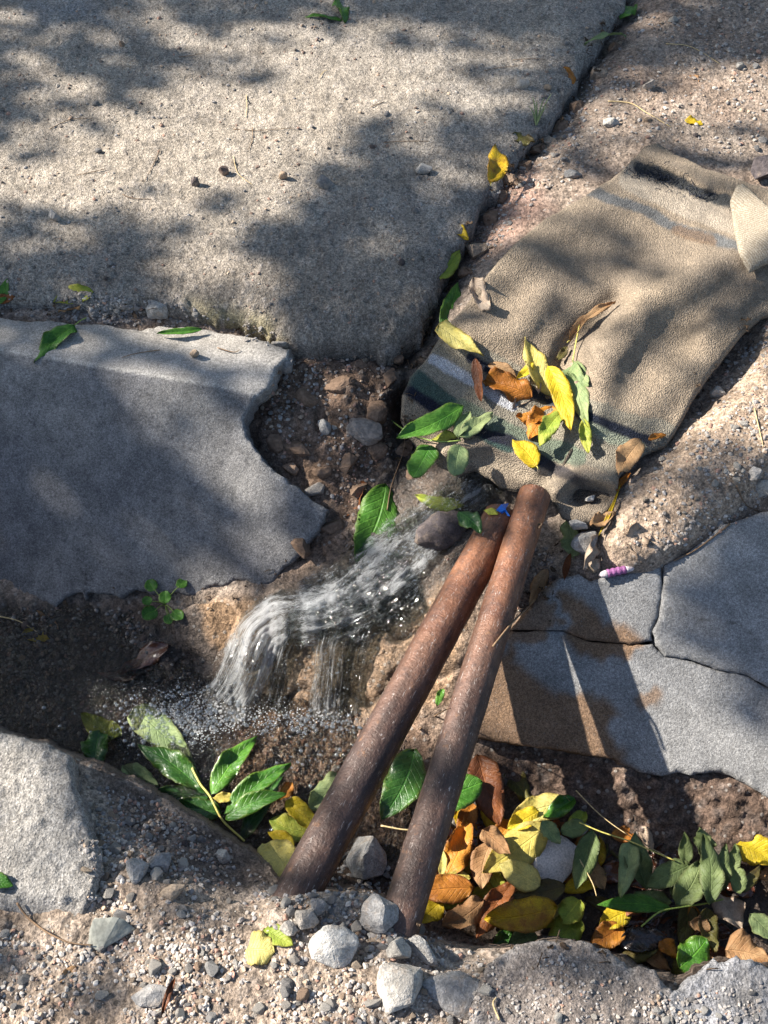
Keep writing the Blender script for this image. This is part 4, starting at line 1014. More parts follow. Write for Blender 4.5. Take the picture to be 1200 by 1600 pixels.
LMK = [(573,1344,'the grey rock'),(594,1434,'the notched stone'),(522,1482,'the white rock'),(626,1540,'the pale flat stone'),(706,1552,'the grey wedge stone'),(658,1484,'the white curved stone'),
 (176,1460,'the greenish stone'),(235,1556,'the oval grey stone'),(250,1352,'the blue-grey stone'),(347,1340,'the lone pale stone'),(452,1452,'the lime leaf'),(405,1490,'the round cream leaf'),(458,1375,'the left pipe foot'),
 (630,1430,'the right pipe foot'),(432,1345,'the broad cream leaf'),(140,1430,'the concrete block corner'),(155,1300,'the concrete block side'),(90,1470,'the long curved twig'),(265,1560,'the rolled brown leaf'),(105,1522,'the tan leaf scrap'),
 (30,1560,'the lower left corner'),(330,1580,'the bottom edge'),(1180,1520,'the bluish concrete edge'),(1062,1550,'the gap between the lumps'),(880,1475,'the leaf pile'),(780,1500,'the lump tip'),
 (12,455,'the leaf at the left edge'),(115,465,'the green yellowed leaf'),(247,490,'the violet grey stone'),(283,522,'the narrow folded leaf'),(438,541,'the slab corner'),(570,672,'the crumbly stone'),(455,737,'the slab notch'),(605,560,'the pavement nose'),(587,800,'the large green leaf'),
 (1120,617,'the white stone'),(1190,765,'the whitish stone'),(1060,680,'the towel hem corner'),(1170,520,'the towel right edge'),(1000,850,'the papery tan leaf'),(960,893,'the purple tube'),(985,730,'the hanging orange leaf'),(1100,860,'the slab top edge'),(1190,650,'the right edge straw'),
 (1015,225,'the towel peak'),(1190,275,'the dark grey stone'),(1085,192,'the tiny yellow leaf'),(1012,137,'the white pebble'),(990,40,'the far seam end'),(955,195,'the flat pale stone'),(1000,165,'the pale dry stem'),(1190,40,'the top right corner'),(900,280,'the flat grey stone'),
 (840,170,'the grass tuft'),(772,255,'the yellow orange leaf'),(720,363,'the torn yellow leaf'),(703,412,'the seam lime leaf'),(750,465,'the crumpled pale leaf'),(410,203,'the straight brown twig'),(238,262,'the curved twig'),(350,272,'the dark red pebble'),(60,40,'the top left corner'),(505,20,'the standing green leaf'),
 (508,290,'the blue-grey pebble'),(662,267,'the dull grey pebble'),(560,90,'the far light streak'),(380,490,'the mossy edge'),(100,380,'the left shade'),(600,460,'the pavement nose'),(620,180,'the dark stick'),
 (55,998,'the ditch yellow leaf'),(255,945,'the seedling'),(225,1040,'the red-brown leaf'),(150,1130,'the olive wet leaf'),(20,1080,'the left edge'),(340,1110,'the falls'),(540,1110,'the second fall'),(430,1220,'the bright leaflets'),(520,1230,'the speckled leaf'),(690,838,'the wet dark rock'),(785,800,'the plastic scrap'),(870,840,'the towel flap')]
USED = set()
def near(x, y, pre='', lms=None, word=None):
    o_ = []
    for l in sorted(lms or LMK, key=lambda l: (l[0] - x) ** 2 + (l[1] - y) ** 2):
        if l[2] not in [q[2] for q in o_]: o_.append(l)
    d_ = math.hypot(o_[0][0] - x, o_[0][1] - y)
    w0 = word or ('touching' if d_ < 26 else 'near')
    for a_, b_ in ((0, 1), (0, 2), (0, 3), (1, 0), (1, 2), (0, 4), (1, 3), (2, 0), (2, 1)):
        t_ = pre + ' ' + (w0 if a_ == 0 else (word or 'near')) + ' ' + o_[a_][2] + ', towards ' + o_[b_][2]
        if t_ not in USED and len(t_.split()) <= 16: break
    USED.add(t_); return t_
GV = (np.concatenate(BV), np.concatenate(BF))
nv_ = sum(len(v) for v in BV); 
BVH_ALL = None
for zi, (poly, ni, sr, nf, fr, wts, place, angl) in enumerate(ZONES):
    wts = np.array(wts) / sum(wts); pts = poly_pts(poly, ni + nf, rr)
    for j, (x, y) in enumerate(pts):
        p, n = hit(x, y, bvh=BVH_G); depth = (p - Vector((0, 0, CAMZ))).length
        ci = CN[rr.choice(4, p=wts)]
        s = (sr[0] + (sr[1] - sr[0]) * rr.random() ** 2.2) if j < ni else (fr[0] + (fr[1] - fr[0]) * rr.random() ** 2.0)
        r_ = s / FPX * depth / 2
        ax = Matrix.Rotation(rr.random() * 6.283, 3, 'Z'); tl = Matrix.Rotation(rr.normal() * .35, 3, 'X')
        if j < ni:
            kd = 'a' if angl else ('r' if rr.random() < .7 else 'a'); i = int(rr.integers(0, 14 if kd == 'a' else 8))
            o = link('stone', stone_mesh(kd, i, ci)); o.location = p + n * r_ * .28; o.rotation_euler = (tl @ ax).to_euler(); o.scale = (r_,) * 3
            tag(o, near(x, y, '%s %s stone' % (size_word(s), ci)), 'stone', 'loose stones ' + place)
        else:
            T = ANG if angl and rr.random() < .7 else RNDS; V, F = T[int(rr.integers(0, len(T)))]
            Rm = np.array(tl @ ax)
            fineV.append((V * r_) @ Rm.T + np.array(p + n * r_ * .2)); fineF.append(F + fn); fn += len(V)
            c = np.array(PAL[ci][int(rr.integers(0, 3))]) * (1 + .15 * rr.normal())
            wv = 1.0 if zi in (10, 11) else 0.0
            c = (c * .62 + np.array((.30, .245, .20)) * .38) * (1.2 if zi == 0 else 1) if zi != 1 else c
            fineC.append(np.tile(np.clip(c * (.55 if wv else 1), .01, .7), (len(V), 1))); fineW.append(np.full(len(V), wv))
me = mesh_arrays('gravel', np.concatenate(fineV), np.concatenate(fineF), {'Col': np.concatenate(fineC), 'Wet': np.concatenate(fineW)}, smooth=False)
o = link('gravel', me, MAT['pebble']); tag(o, 'fine gravel and grit scattered over the pavement, dirt and bank', 'gravel', kind='stuff')

for V_, F_ in PIPES: add_solid(V_, F_)
BVH = make_bvh()
# ------------------------------------------------------------------ leaves
def leaf_arrays(L, W, curl=0., fold=.15, wave=.1, twist=0., shape='oval', seed=0, tear=0.):
    """A leaf blade along +x with real thickness; uv: x base to tip, y across."""
    r = random.Random(seed); ns, nt_ = 18, 8
    th = .00035
    V = []; UV = []
    p1, p2 = {'oval': (.62, .86), 'lance': (.75, .95), 'round': (.48, .58), 'ovate': (.42, .95), 'heart': (.30, .9)}[shape]
    sm = p1 / (p1 + p2); nm = sm ** p1 * (1 - sm) ** p2
    ph, ph2, side = r.random() * 6, r.random() * 6, r.uniform(-.08, .08)
    wob = [r.uniform(-1, 1) for _ in range(ns + 1)]; wob2 = [r.uniform(-1, 1) for _ in range(ns + 1)]
    a = curl
    for i in range(ns + 1):
        s = i / ns; wd = W / 2 * (max(s, 1e-6) ** p1) * (max(1 - s, 1e-6) ** p2) / nm
        wd = max(wd, W * .006)
        if abs(a) > 1e-3: x = math.sin(a * s) / a * L; z = (1 - math.cos(a * s)) / a * L
        else: x = s * L; z = 0
        nx, nz = -math.sin(a * s), math.cos(a * s)
        cy = side * L * math.sin(math.pi * s)
        tw_ = twist * (s - .5)
        for j in range(nt_ + 1):
            t = -1 + 2 * j / nt_; wj = wob[i] if t > 0 else wob2[i]
            edge = wd * (1 + .05 * wj * abs(t) ** 3 - tear * .25 * max(0, wj) * abs(t) ** 3)
            y = edge * t * math.cos(fold * .9)
            h = abs(t) * edge * math.sin(fold) + wave * W * .22 * math.sin(s * 9 + ph + (2 if t > 0 else 0)) * t * t + wave * W * .10 * math.sin(s * 21 + ph2) * abs(t) ** 3 + wave * W * .06 * math.sin(s * 5 + t * 3 + ph)
            y, h = y * math.cos(tw_) - h * math.sin(tw_), y * math.sin(tw_) + h * math.cos(tw_)
            V.append((x + nx * h, y + cy, z + nz * h)); UV.append((s, .5 + t / 2))
    n = len(V); m = nt_ + 1
    top = np.array(V); bot = top - np.array([0, 0, th])
    idx = np.arange(n).reshape(ns + 1, m)
    q = np.stack([idx[:-1, :-1], idx[1:, :-1], idx[1:, 1:], idx[:-1, 1:]], -1).reshape(-1, 4)
    bd = np.concatenate([idx[:, 0], idx[-1, 1:], idx[::-1, -1][1:], idx[0, ::-1][1:]])
    nb = np.roll(bd, -1)
    side_q = np.stack([bd, bd + n, nb + n, nb], -1)
    F = np.concatenate([q, q[:, ::-1] + n, side_q])
    return np.concatenate([top, bot]), F, np.array(UV + UV)

LEAVES = []
def leaf(bx, by, tx, ty, w, kind, label=None, lift=2, tilt=0, curl=None, fold=None, wave=None, shape='oval', twist=0, parent=None, z=None, z2=None, group=None, stalk=0, name='leaf', tear=0):
    """Base and tip are traced; lift is in millimetres above whatever lies there."""
    sd = len(LEAVES) * 13 + 5; r = random.Random(sd)
    def at(x, y, zz):
        if zz is not None: return Vector(unproj(x, y, zz))
        p, n = hit(x, y); return p + Vector((0, 0, lift * .001))
    A = at(bx, by, z); B = at(tx, ty, z if z2 is None else z2)
    if z is None:
        # keep a leaf from diving steeply between a high and a low hit point
        if abs(A.z - B.z) > .6 * (A - B).length or (A - B).length > 2.2 * math.hypot(bx - tx, by - ty) / FPX * 1.2:
            zz = max(A.z, B.z); 
            A = Vector(unproj(bx, by, zz)); B = Vector(unproj(tx, ty, zz))
        mx, my = (bx + tx) / 2, (by + ty) / 2; Mh, nn = hit(mx, my); Mid = (A + B) / 2
        if Mh.z + .001 * lift > Mid.z and Mh.z - Mid.z < .02: A.z += Mh.z - Mid.z + .001; B.z += Mh.z - Mid.z + .001
    else: nn = Vector((0, 0, 1))
    d = B - A; L = d.length; depth = (A - Vector((0, 0, CAMZ))).length
    # the surface normal, or the direction half towards the viewer when the leaf stands
    view = (Vector((0, 0, CAMZ)) - A).normalized()
    N = (nn * .55 + Vector((0, 0, 1)) * .45 + view * .25).normalized()
    X = d.normalized(); Yv = N.cross(X).normalized(); Zv = X.cross(Yv).normalized()
    rot = Matrix((X, Yv, Zv)).transposed()
    rot = rot @ Matrix.Rotation(R(tilt), 3, 'X')
    Wd = w / FPX * depth * (.93 if shape != 'round' else 1.0)
    curl = r.uniform(-.45, .35) if curl is None else curl; fold = r.uniform(.1, .3) if fold is None else fold; wave = r.uniform(.4, 1.0) if wave is None else wave
    ch = 2 * math.sin(abs(curl) / 2) / abs(curl) if abs(curl) > 1e-3 else 1
    V, F, UV = leaf_arrays(L / ch, Wd, curl, fold, wave, twist, shape, sd, tear)
    # bring the chord back on to base-tip
    if abs(curl) > 1e-3:
        c, s = math.cos(-curl / 2), math.sin(-curl / 2); V = np.stack([V[:, 0] * c - V[:, 2] * s, V[:, 1], V[:, 0] * s + V[:, 2] * c], -1)
    me = mesh_arrays(name, V, F, uv=UV); o = link(name, me, LM[kind])
    mw = Matrix.Translation(A) @ rot.to_4x4()
    if curl < 0: pass
    low = min((mw @ Vector(v)).z for v in V[::7]); 
    if z is None and low < min(A.z, B.z) - .006: mw = Matrix.Translation((0, 0, min(.012, min(A.z, B.z) - .006 - low))) @ mw
    if parent is not None:
        o.parent = parent; o.matrix_basis = Matrix.Translation(-parent.location) @ mw
    else:
        o.matrix_world = mw
        tag(o, label, 'leaf', group)
    if stalk:
        pts = [Vector((0, 0, 0)), Vector((-stalk * .5, .05 * stalk, .0006)), Vector((-stalk, .15 * stalk, -.001))]
        V2, F2 = tube_arrays(pts, [.0007, .0006, .0008], 5); st = link('stalk', mesh_arrays('stalk', V2, F2), MAT['stalk_yellow' if kind in ('yellow', 'cream', 'gold', 'orange', 'tan', 'rust') else 'stalk_green'])
        if parent is None: st.parent = o
        else: st.parent = parent; st.matrix_basis = o.matrix_basis.copy()
    LEAVES.append(o); return o

# -- scattered leaves on the pavement, seam and slabs
leaf(540,34,528,-4,24,'green','green leaf standing up at the top edge of the pavement',3,30)
leaf(534,33,476,27,11,'green','narrow green leaf lying flat at the top edge beside the standing one',2,20,shape='lance')
leaf(968,30,991,10,24,'green','dusty green leaf at the far end of the seam',6,shape='round')
leaf(978,60,912,72,15,'pale','pale curled leaf lying across the far end of the seam',5,20,-.6,shape='lance')
leaf(895,140,880,112,14,'orange','small orange curled leaf in the seam',8,20)
leaf(800,212,836,222,24,'olive','dusty olive leaf in the seam below the grass tuft',6,z=-.004)
leaf(768,285,774,226,36,'gold','yellow orange leaf with brown edges standing in the seam',8,18,-.3,stalk=.006,z=.010,z2=.018,wave=.5)
leaf(706,352,732,374,22,'yellow','small torn yellow leaf in the seam above the lime one',7,0,tear=.5,z=-.008,wave=.5)
leaf(689,436,719,390,28,'lime','yellow-green leaf in the lower seam',8,10,.2,z=-.014,wave=.4)
leaf(692,508,716,441,34,'green','dark dusty green leaf in the lowest part of the seam',8,15,.3,z=-.026,wave=.4)
leaf(700,600,640,566,14,'green','green leaf tip in the dark crack left of the towel hem',3) if False else None
leaf(1070,188,1098,196,16,'yellow','tiny bright yellow leaf on the dirt beyond the towel',3)
leaf(1078,118,1092,128,12,'tan','tiny dry tan leaf on the dirt near the top right',3,curl=.9)
leaf(118,512,54,570,34,'green','pale green leaf overhanging the front of the smooth slab',3,0,-.15,shape='ovate',stalk=.018)
leaf(146,458,84,474,32,'lime','green leaf with yellowed edge on the gap stones',8,0,.4,twist=.4)
leaf(126,482,92,488,18,'tan','small tan dry leaf under the green leaf on the gap stones',4,0,.5)
leaf(318,520,246,526,14,'green','narrow green folded leaf on the top edge of the smooth slab',6,-10,-.35,.5,shape='lance')
leaf(-6,478,12,436,18,'green','green leaf half out of the left edge above the slab',4)
leaf(-4,474,24,466,16,'rust','dry brown leaf at the left edge above the slab',4,0,.6)
leaf(-24,1368,22,1386,28,'green','green leaf cut by the left edge on the concrete block',3)
leaf(36,990,78,1000,22,'yellow','yellow leaf in the dark ditch under the smooth slab',5)
leaf(92,985,58,955,14,'tan','dry tan leaf just beyond the yellow one in the dark ditch',6,0,.7,shape='lance')
leaf(268,1012,188,1058,38,'wetrust','dark red-brown wet leaf in the ditch below the seedling',6,0,.4)
leaf(240,1046,150,1052,26,'wetrust','long dark wet leaf lying flat in the ditch water',4,0,.2,shape='lance')
leaf(603,760,556,882,70,'green','large green leaf with pale veins on the left side of the stream',7,0,-.3,.12,.4,shape='oval')
leaf(566,752,540,810,36,'rust','curled rust-brown leaf left of the large green leaf',9,20,.9,.4)
leaf(726,796,648,780,26,'lime','yellow-green leaf lying in the stream beside the dark rock',8,0,-.2,shape='lance')
leaf(716,800,752,832,34,'wet','dark green leaf tucked under the left pipe end',12,0,.2)
leaf(738,440,766,488,32,'dust','crumpled pale dry leaf on the left edge of the towel',6,0,1.2,.5,1.6)
leaf(889,538,960,480,22,'tan','rolled tan leaf with long stalk alone on the towel',7,0,-.5,.75,1.0,shape='lance',stalk=.004)
leaf(685,508,756,556,38,'cream','pale yellow heart-shaped leaf at the left edge of the towel',9,0,-.3,.15,.5,shape='heart',z=.004,z2=-.004)
leaf(1000,694,966,746,42,'tan','orange-tan leaf hanging over the right towel edge',8,25,.5,.3)
leaf(962,770,985,742,14,'orange','small orange leaf piece under the towel corner',5,0,.6)
leaf(1012,690,1040,684,12,'orange','tiny orange leaf scrap on the lower right towel edge',5)
leaf(932,848,966,768,9,'yellow','narrow rolled yellow leaf standing beside the towel corner',14,0,.3,.9,.3,shape='lance')
leaf(925,820,960,800,28,'tan','curled tan leaf behind the narrow rolled yellow one',7,10,1.6,.5)
leaf(884,822,893,880,40,'pale','dusty pale green leaf leaning left of the cupped stone',10,20,.5,.3,1.0)
leaf(935,835,915,890,34,'dust','curled brown papery leaf wrapped round the grey oval stone',3,-30,.9,.6)
leaf(990,820,1000,884,38,'dust','papery tan leaf folded on the dirt above the cracked slab',6,0,.7,.4,1.2)
leaf(854,896,826,952,26,'tan','tan leaf behind the right pipe near its upper end',8,0,.5)
leaf(890,870,880,912,12,'rust','brown curled leaf under the dusty pale green one',8,0,.6,shape='lance')
leaf(692,1076,682,1104,14,'bright','small bright green leaf glimpsed between the pipes',10)
leaf(414,1452,458,1478,32,'lime','pale lime leaf on the sunlit gravel',8,0,-.3)
leaf(384,1486,428,1490,50,'cream','round cream yellow leaf draped over a stone in the gravel',13,0,-.9,.1,.4,shape='round')
leaf(276,1530,254,1592,14,'rust','dry rust-brown rolled leaf beside the oval grey stone',7,0,.4,.8,shape='lance')
leaf(120,1510,94,1536,16,'tan','tan scrap of leaf on the lower left gravel',4,0,.6)
leaf(-40,1290,-90,1330,30,'yellow','yellow leaf on the concrete block beyond the left edge',3) if False else None

# -- leaf cluster on the towel
leaf(742,568,751,636,24,'rust','rust-brown leaf on edge, left end of the towel cluster',10,40,.4,.5)
leaf(830,622,752,594,48,'orange','large curled orange leaf in the towel cluster',14,0,-.7,.3,1.1,twist=.5)
leaf(762,572,808,592,22,'tan','folded tan orange leaf behind the large curled orange one',15,0,-.5,.6)
leaf(832,574,806,598,17,'yellow','small yellow leaf at the back of the towel cluster',9,0,.2,shape='lance')
leaf(862,636,826,688,46,'orange','bright orange leaf at the front of the towel cluster',8,0,-.3,.2)
leaf(842,660,806,652,28,'orange','flat faded orange leaf pressed on the striped hem',2,0,0,.05)
leaf(878,652,842,708,34,'lime','lime leaf with torn tip at the front of the towel cluster',12,0,-.5,.2,tear=1)
leaf(864,622,820,528,38,'cream','pale olive-cream leaf curling up at its tip in the towel cluster',18,0,-.4,.35,.7,shape='lance',twist=.5)
leaf(852,590,888,692,36,'yellow','long bright yellow leaf lying over the towel cluster',22,0,-.25,.25,.5,shape='lance')
leaf(845,600,800,640,26,'dust','pinkish dry leaf in the middle of the towel cluster',10,0,.5)
leaf(885,548,868,570,14,'olive','small olive leaf beyond the pale green compound leaf',8,0,.2,shape='lance')
leaf(838,732,800,690,38,'yellow','flat oval yellow leaf below the towel cluster',3,0,-.1,.06,.3,shape='oval',stalk=.004)
leaf(905,600,880,640,30,'dust','dry papery leaf under the pale green compound leaf',5,0,.3)

def twig_leaf(name, label, stem_px, leaflets, kind_stem='stalk_green', lift=6, z=None, rad=.0009, cat='compound leaf', zs=None, dz=0):
    pts = []
    if z is not None: z += dz
    for i, (x, y) in enumerate(stem_px):
        if z is not None: pts.append(Vector(unproj(x, y, z if zs is None else zs[i])))
        else: p, n = hit(x, y); pts.append(p + Vector((0, 0, lift * .001)))
    t = empty(name, pts[-1]); tag(t, label, cat)
    tube('stem', smooth_line(pts, 4), rad, MAT[kind_stem], 6, t)
    for lf in leaflets:
        a = dict(lf[6]) if len(lf) > 6 else {}
        if 'z' in a: a['z'] += dz
        if 'z2' in a: a['z2'] += dz
        if z is not None: a.setdefault('z', z)
        else: a.setdefault('lift', lift)
        leaf(*lf[:6], None, parent=t, name='leaflet', **a)
    return t

twig_leaf('compound_leaf', 'green compound leaf of five leaflets on the wet lower left towel corner', [(612,662),(640,682),(664,691),(690,695),(720,693)],
 [(716,690,622,683,1,'green',{}) if False else (724,634,620,683,44,'green',{'curl':-.35,'fold':.2,'shape':'lance','lift':12}), (674,696,645,746,44,'green',{'shape':'round','curl':-.1,'wave':.3}),
  (719,695,711,744,36,'pale',{'shape':'round','curl':.1,'wave':.3}), (716,691,770,651,30,'pale',{'shape':'oval','lift':9}), (714,690,732,650,28,'pale',{'shape':'oval','lift':8}), (713,686,674,690,24,'lime',{'lift':5})])
twig_leaf('compound_leaf', 'pale green drooping compound leaf right of the towel cluster', [(905,510),(898,545),(893,574)],
 [(893,574,872,618,30,'pale',{'fold':.4,'lift':10}), (893,574,917,676,34,'pale',{'fold':.35,'shape':'lance','lift':13,'curl':-.3}), (893,574,920,606,28,'pale',{'fold':.5,'lift':9}), (910,660,918,716,24,'lime',{'fold':.6,'shape':'lance','lift':8,'curl':.4})], 'stalk_yellow', 10)

# -- wet leaves in the pool
WZ = -.239        # water level of the pool
twig_leaf('compound_leaf', 'big wet green compound leaf with spread leaflets at the pool edge', [(300,1200),(313,1225),(328,1244),(345,1278),(362,1296),(382,1314)],
 [(313,1232,216,1164,44,'wet',{'fold':.1,'shape':'oval','curl':-.15,'z':-.236}), (328,1245,240,1238,36,'wet',{'z':-.238,'shape':'oval'}), (346,1270,266,1260,38,'wet',{'z':-.238,'shape':'oval'}),
  (330,1242,402,1150,42,'bright',{'z':-.232,'z2':-.236,'fold':.25,'shape':'oval','tear':.6}), (350,1272,455,1192,37,'bright',{'z':-.226,'z2':-.220,'fold':.2,'shape':'lance'}), (352,1280,448,1240,36,'bright',{'z':-.228,'z2':-.215,'fold':.3,'tear':1})],
 'stalk_yellow', z=-.232, rad=.0013)
leaf(190,1150,126,1116,38,'lime','olive wet leaf at the far left end of the pool leaves',3,z=-.240,wave=.5)
leaf(156,1142,150,1198,46,'wet','glossy dark green leaf under the olive one at the left of the pool',3,z=-.236,fold=.4)
leaf(208,1108,306,1196,52,'pale','large pale leaf just under the foam of the pool',3,z=-.2440,wave=.4,shape='ovate')
leaf(192,1196,248,1228,38,'pale','pale green leaf floating against the near bank',3,z=-.240)
leaf(380,1312,442,1212,34,'wet','dark shaded leaf beneath the bright leaflets',3,z=-.244,z2=-.238,fold=.3)
leaf(366,1245,332,1246,18,'cream','small cream leaf on the stem of the big wet compound leaf',3,z=-.224)
leaf(456,1222,432,1250,22,'orange','small orange leaf at the tips of the bright leaflets',3,z=-.228)
leaf(486,1302,420,1280,44,'lime','veined light green leaf touching the left pipe',3,z=-.232,fold=.2)
leaf(532,1212,482,1266,44,'pale','speckled pale green leaf partly behind the left pipe',3,z=-.228)
leaf(446,1250,502,1296,34,'yellow','yellow leaf with brown streaks against the left pipe',3,z=-.224,fold=.35,twist=.4)
leaf(410,1318,452,1374,50,'cream','broad cream yellow leaf leaning at the foot of the left pipe',3,z=-.165,z2=-.085,fold=.08,curl=.1,shape='round',wave=.3)
leaf(460,1325,418,1300,24,'yellow','small yellow-green leaf behind the broad cream one',3,z=-.225)
leaf(330,1310,276,1290,24,'olive','olive leaf under water beside the near bank',3,z=-.246)
leaf(648,1172,596,1280,66,'wet','large glossy wet green leaf between the pipes',3,z=-.222,fold=.12,wave=.4)
leaf(664,1252,754,1222,56,'green','dark green leaf emerging right of the right pipe',3,z=-.190,fold=.1,wave=.3,shape='round')

# -- the leaf pile at the right of the pipes (from the bottom layer upwards)
PZ = -.231
def pl(*a, **k):
    zz = k.pop('h', 0); k['z'] = PZ + zz * .001; 
    if 'h2' in k: k['z2'] = PZ + k.pop('h2') * .001
    return leaf(*a, 2, **k)
LMP = [(712,1320,'the crumpled orange leaf'),(695,1391,'the glossy orange leaf'),(672,1425,'the yellow-green leaf'),(722,1430,'the wrinkled tan leaf'),(765,1235,'the tall spotted leaf'),(845,1262,'the cream leaf'),(815,1320,'the largest pale leaf'),(866,1350,'the white shard'),(772,1420,'the long rust leaf'),(812,1428,'the golden leaf'),
 (890,1425,'the round lime leaf'),(912,1345,'the long sage leaf'),(960,1440,'the orange leaf in shade'),(1005,1468,'the black leaf'),(1045,1340,'the dark brown leaf'),(976,1360,'the pale green pair'),(990,1416,'the long green leaflet'),(1085,1380,'the sprig middle'),(1140,1425,'the pinkish dry leaf'),(1082,1490,'the small bright leaf'),(1170,1490,'the large tan leaf'),(1185,1340,'the far right yellow leaf'),(1160,1375,'the sprig tip'),(1195,1450,'the right edge leaf')]
def near2(x, y):
    o_ = sorted(LMP, key=lambda l: (l[0] - x) ** 2 + (l[1] - y) ** 2); return 'under ' + o_[0][2] + ', towards ' + o_[1][2]
# filler leaves under the pile
r0 = random.Random(5); kinds = ['olive', 'rust', 'wetrust', 'tan', 'dark', 'orange', 'olive', 'rust', 'wetrust']
lab = {'olive': 'olive', 'rust': 'rust-brown', 'wetrust': 'wet dark brown', 'tan': 'tan', 'dark': 'black rotting', 'orange': 'dull orange', 'yellow': 'yellow', 'gold': 'brown-edged yellow', 'lime': 'lime', 'cream': 'pale yellow'}
for i in range(84):
    while True:
        x = r0.uniform(640, 1230); y = r0.uniform(1270, 1520)
        if inside(np.array([x]), np.array([y]), [(650,1300),(700,1240),(850,1265),(960,1300),(1240,1320),(1240,1520),(1060,1515),(880,1465),(660,1430)])[0]: break
    a = r0.uniform(0, 6.28); l = r0.uniform(50, 82); k = r0.choice(kinds if x > 930 else ['orange', 'tan', 'yellow', 'gold', 'rust', 'lime', 'cream', 'wetrust', 'orange', 'rust'])
    where0 = 'left of the white shard' if x < 820 else ('under the white shard' if x < 930 else ('below the sage green leaves' if x < 1100 else 'at the right end'))
    pl(x - l / 2 * math.cos(a), y - l / 2 * math.sin(a), x + l / 2 * math.cos(a), y + l / 2 * math.sin(a), r0.uniform(24, 38), k,
       near(x, y, lab[k] + ' leaf', LMP, 'under'), h=r0.uniform(-4, 6), group='bottom layer of the leaf pile', curl=r0.uniform(-.8, .8))
H = dict
pl(698,1368,726,1274,48,'orange','crumpled orange maple-like leaf right of the right pipe', h=14, wave=1.6, tear=1, shape='ovate', fold=.3)
pl(690,1372,684,1316,16,'cream','narrow pale leaf upright against the right pipe', h=16, shape='lance')
pl(712,1330,755,1290,40,'wetrust','dark brown wet leaf in the shade behind the crumpled orange one', h=4)
pl(748,1178,780,1290,56,'rust','tall brown spotted leaf standing at the back of the pile', z=-.205, z2=-.212, curl=-.3, fold=.25) if False else leaf(746,1178,780,1290,58,'rust','tall brown spotted leaf standing at the back of the pile',2,z=-.196,z2=-.214,curl=-.3,fold=.25,wave=.5)
pl(790,1206,828,1256,34,'olive','crumpled olive leaf behind the tall brown one', h=14, wave=1.4)
pl(890,1254,798,1278,46,'cream','cream leaf with tan half at the back of the pile', h=18, shape='lance')
pl(842,1268,792,1296,34,'yellow','small bright yellow leaf with dots beside the tall brown one', h=24, fold=.2)
pl(898,1246,848,1278,32,'bright','bright green folded leaf at the back of the pile', h=22, fold=.5)
pl(800,1280,770,1320,34,'orange','orange-brown leaf under the big cream yellow one', h=12)
pl(858,1288,754,1362,60,'cream','largest pale yellow leaf in the middle of the pile', h=28, fold=.12, wave=.4, shape='lance')
pl(848,1282,876,1318,30,'pale','bright pale green scrap right above the white shard', h=36, fold=.2, tear=1)
pl(876,1300,920,1290,30,'sage','dark green leaf end beside the bright pale green scrap', h=30)
pl(915,1268,880,1300,26,'lime','lime leaf behind the small white shard', h=22)
pl(768,1314,752,1390,42,'tan','tan leaf with brown margin under the largest pale yellow one', h=20, shape='oval')
pl(754,1296,798,1336,36,'tan','small curled tan leaf lying on the largest pale yellow one', h=40, curl=.7, shape='ovate', tear=.6)
pl(844,1384,780,1350,46,'cream','pale yellow leaf with one dark spot left of the shard', h=32, fold=.12, wave=.3, shape='oval')
pl(738,1388,652,1394,48,'orange','glossy orange leaf just right of the right pipe', h=24, fold=.1, wave=.5)
pl(735,1372,690,1372,20,'cream','narrow cream leaf above the glossy orange one', h=20, shape='lance')
pl(690,1408,656,1442,40,'yellow','yellow-green leaf below the glossy orange one', h=14)
pl(735,1400,690,1420,26,'lime','light green leaf below the glossy orange one', h=15)
pl(755,1408,690,1446,42,'tan','wrinkled tan leaf above the near bank', h=24, wave=1.5, fold=.25)
pl(802,1376,744,1468,40,'rust','long rust-brown leaf crossing the middle of the pile', h=22, shape='lance', wave=1.2)
pl(770,1362,790,1395,24,'lime','lime leaf glimpsed under the long rust-brown one', h=12)
pl(884,1384,798,1402,38,'olive','dark olive-brown leaf above the big golden one', h=28, fold=.1)
pl(870,1418,756,1436,54,'gold','big golden leaf with brown edge at the front of the pile', h=34, fold=.1, wave=.5, shape='oval')
pl(770,1478,832,1456,30,'wet','green leaf under the front edge of the golden one', h=10)
pl(840,1462,792,1478,34,'sage','dark green folded leaf on the near bank edge', h=22, fold=.5)
pl(906,1406,878,1442,36,'lime','round green-yellow leaf right of the golden one', h=26, shape='round')
pl(902,1428,858,1482,48,'lime','broad olive green leaf under the round one', h=14)
pl(926,1296,900,1390,38,'sage','long sage leaf right of the white shard', h=34, fold=.25, shape='lance')
pl(916,1345,944,1392,30,'tan','dull tan leaf in shade right of the long sage leaf', h=10)
pl(985,1424,936,1450,36,'yellow','yellow orange leaf in shade below the long green one', h=8)
pl(975,1448,922,1482,40,'orange','orange-brown leaf in shade near the concrete lump', h=10)
pl(968,1472,1044,1466,40,'dark','black rotten leaf in the middle right of the pile', h=12)
pl(1020,1330,1068,1352,40,'wetrust','dark brown leaf behind the sage green sprig', h=8)
pl(1000,1290,1020,1330,20,'dust','pinkish dry leaf scrap behind the sage green sprig', h=14)
pl(955,1306,998,1298,26,'orange','orange leaf scrap at the foot of the soil bank', h=12)
pl(1150,1320,1218,1354,46,'yellow','yellow-green leaf at the far right of the pile', h=24)
pl(1190,1360,1230,1392,34,'tan','tan leaf under the yellow-green one at the far right', h=14)
pl(1116,1398,1160,1454,44,'dust','pinkish brown dry leaf hanging below the sprig', h=18, wave=1.2, tear=.6)
pl(1104,1418,1120,1488,34,'olive','rolled olive-brown leaf below the sprig', h=20, curl=.6, fold=.5)
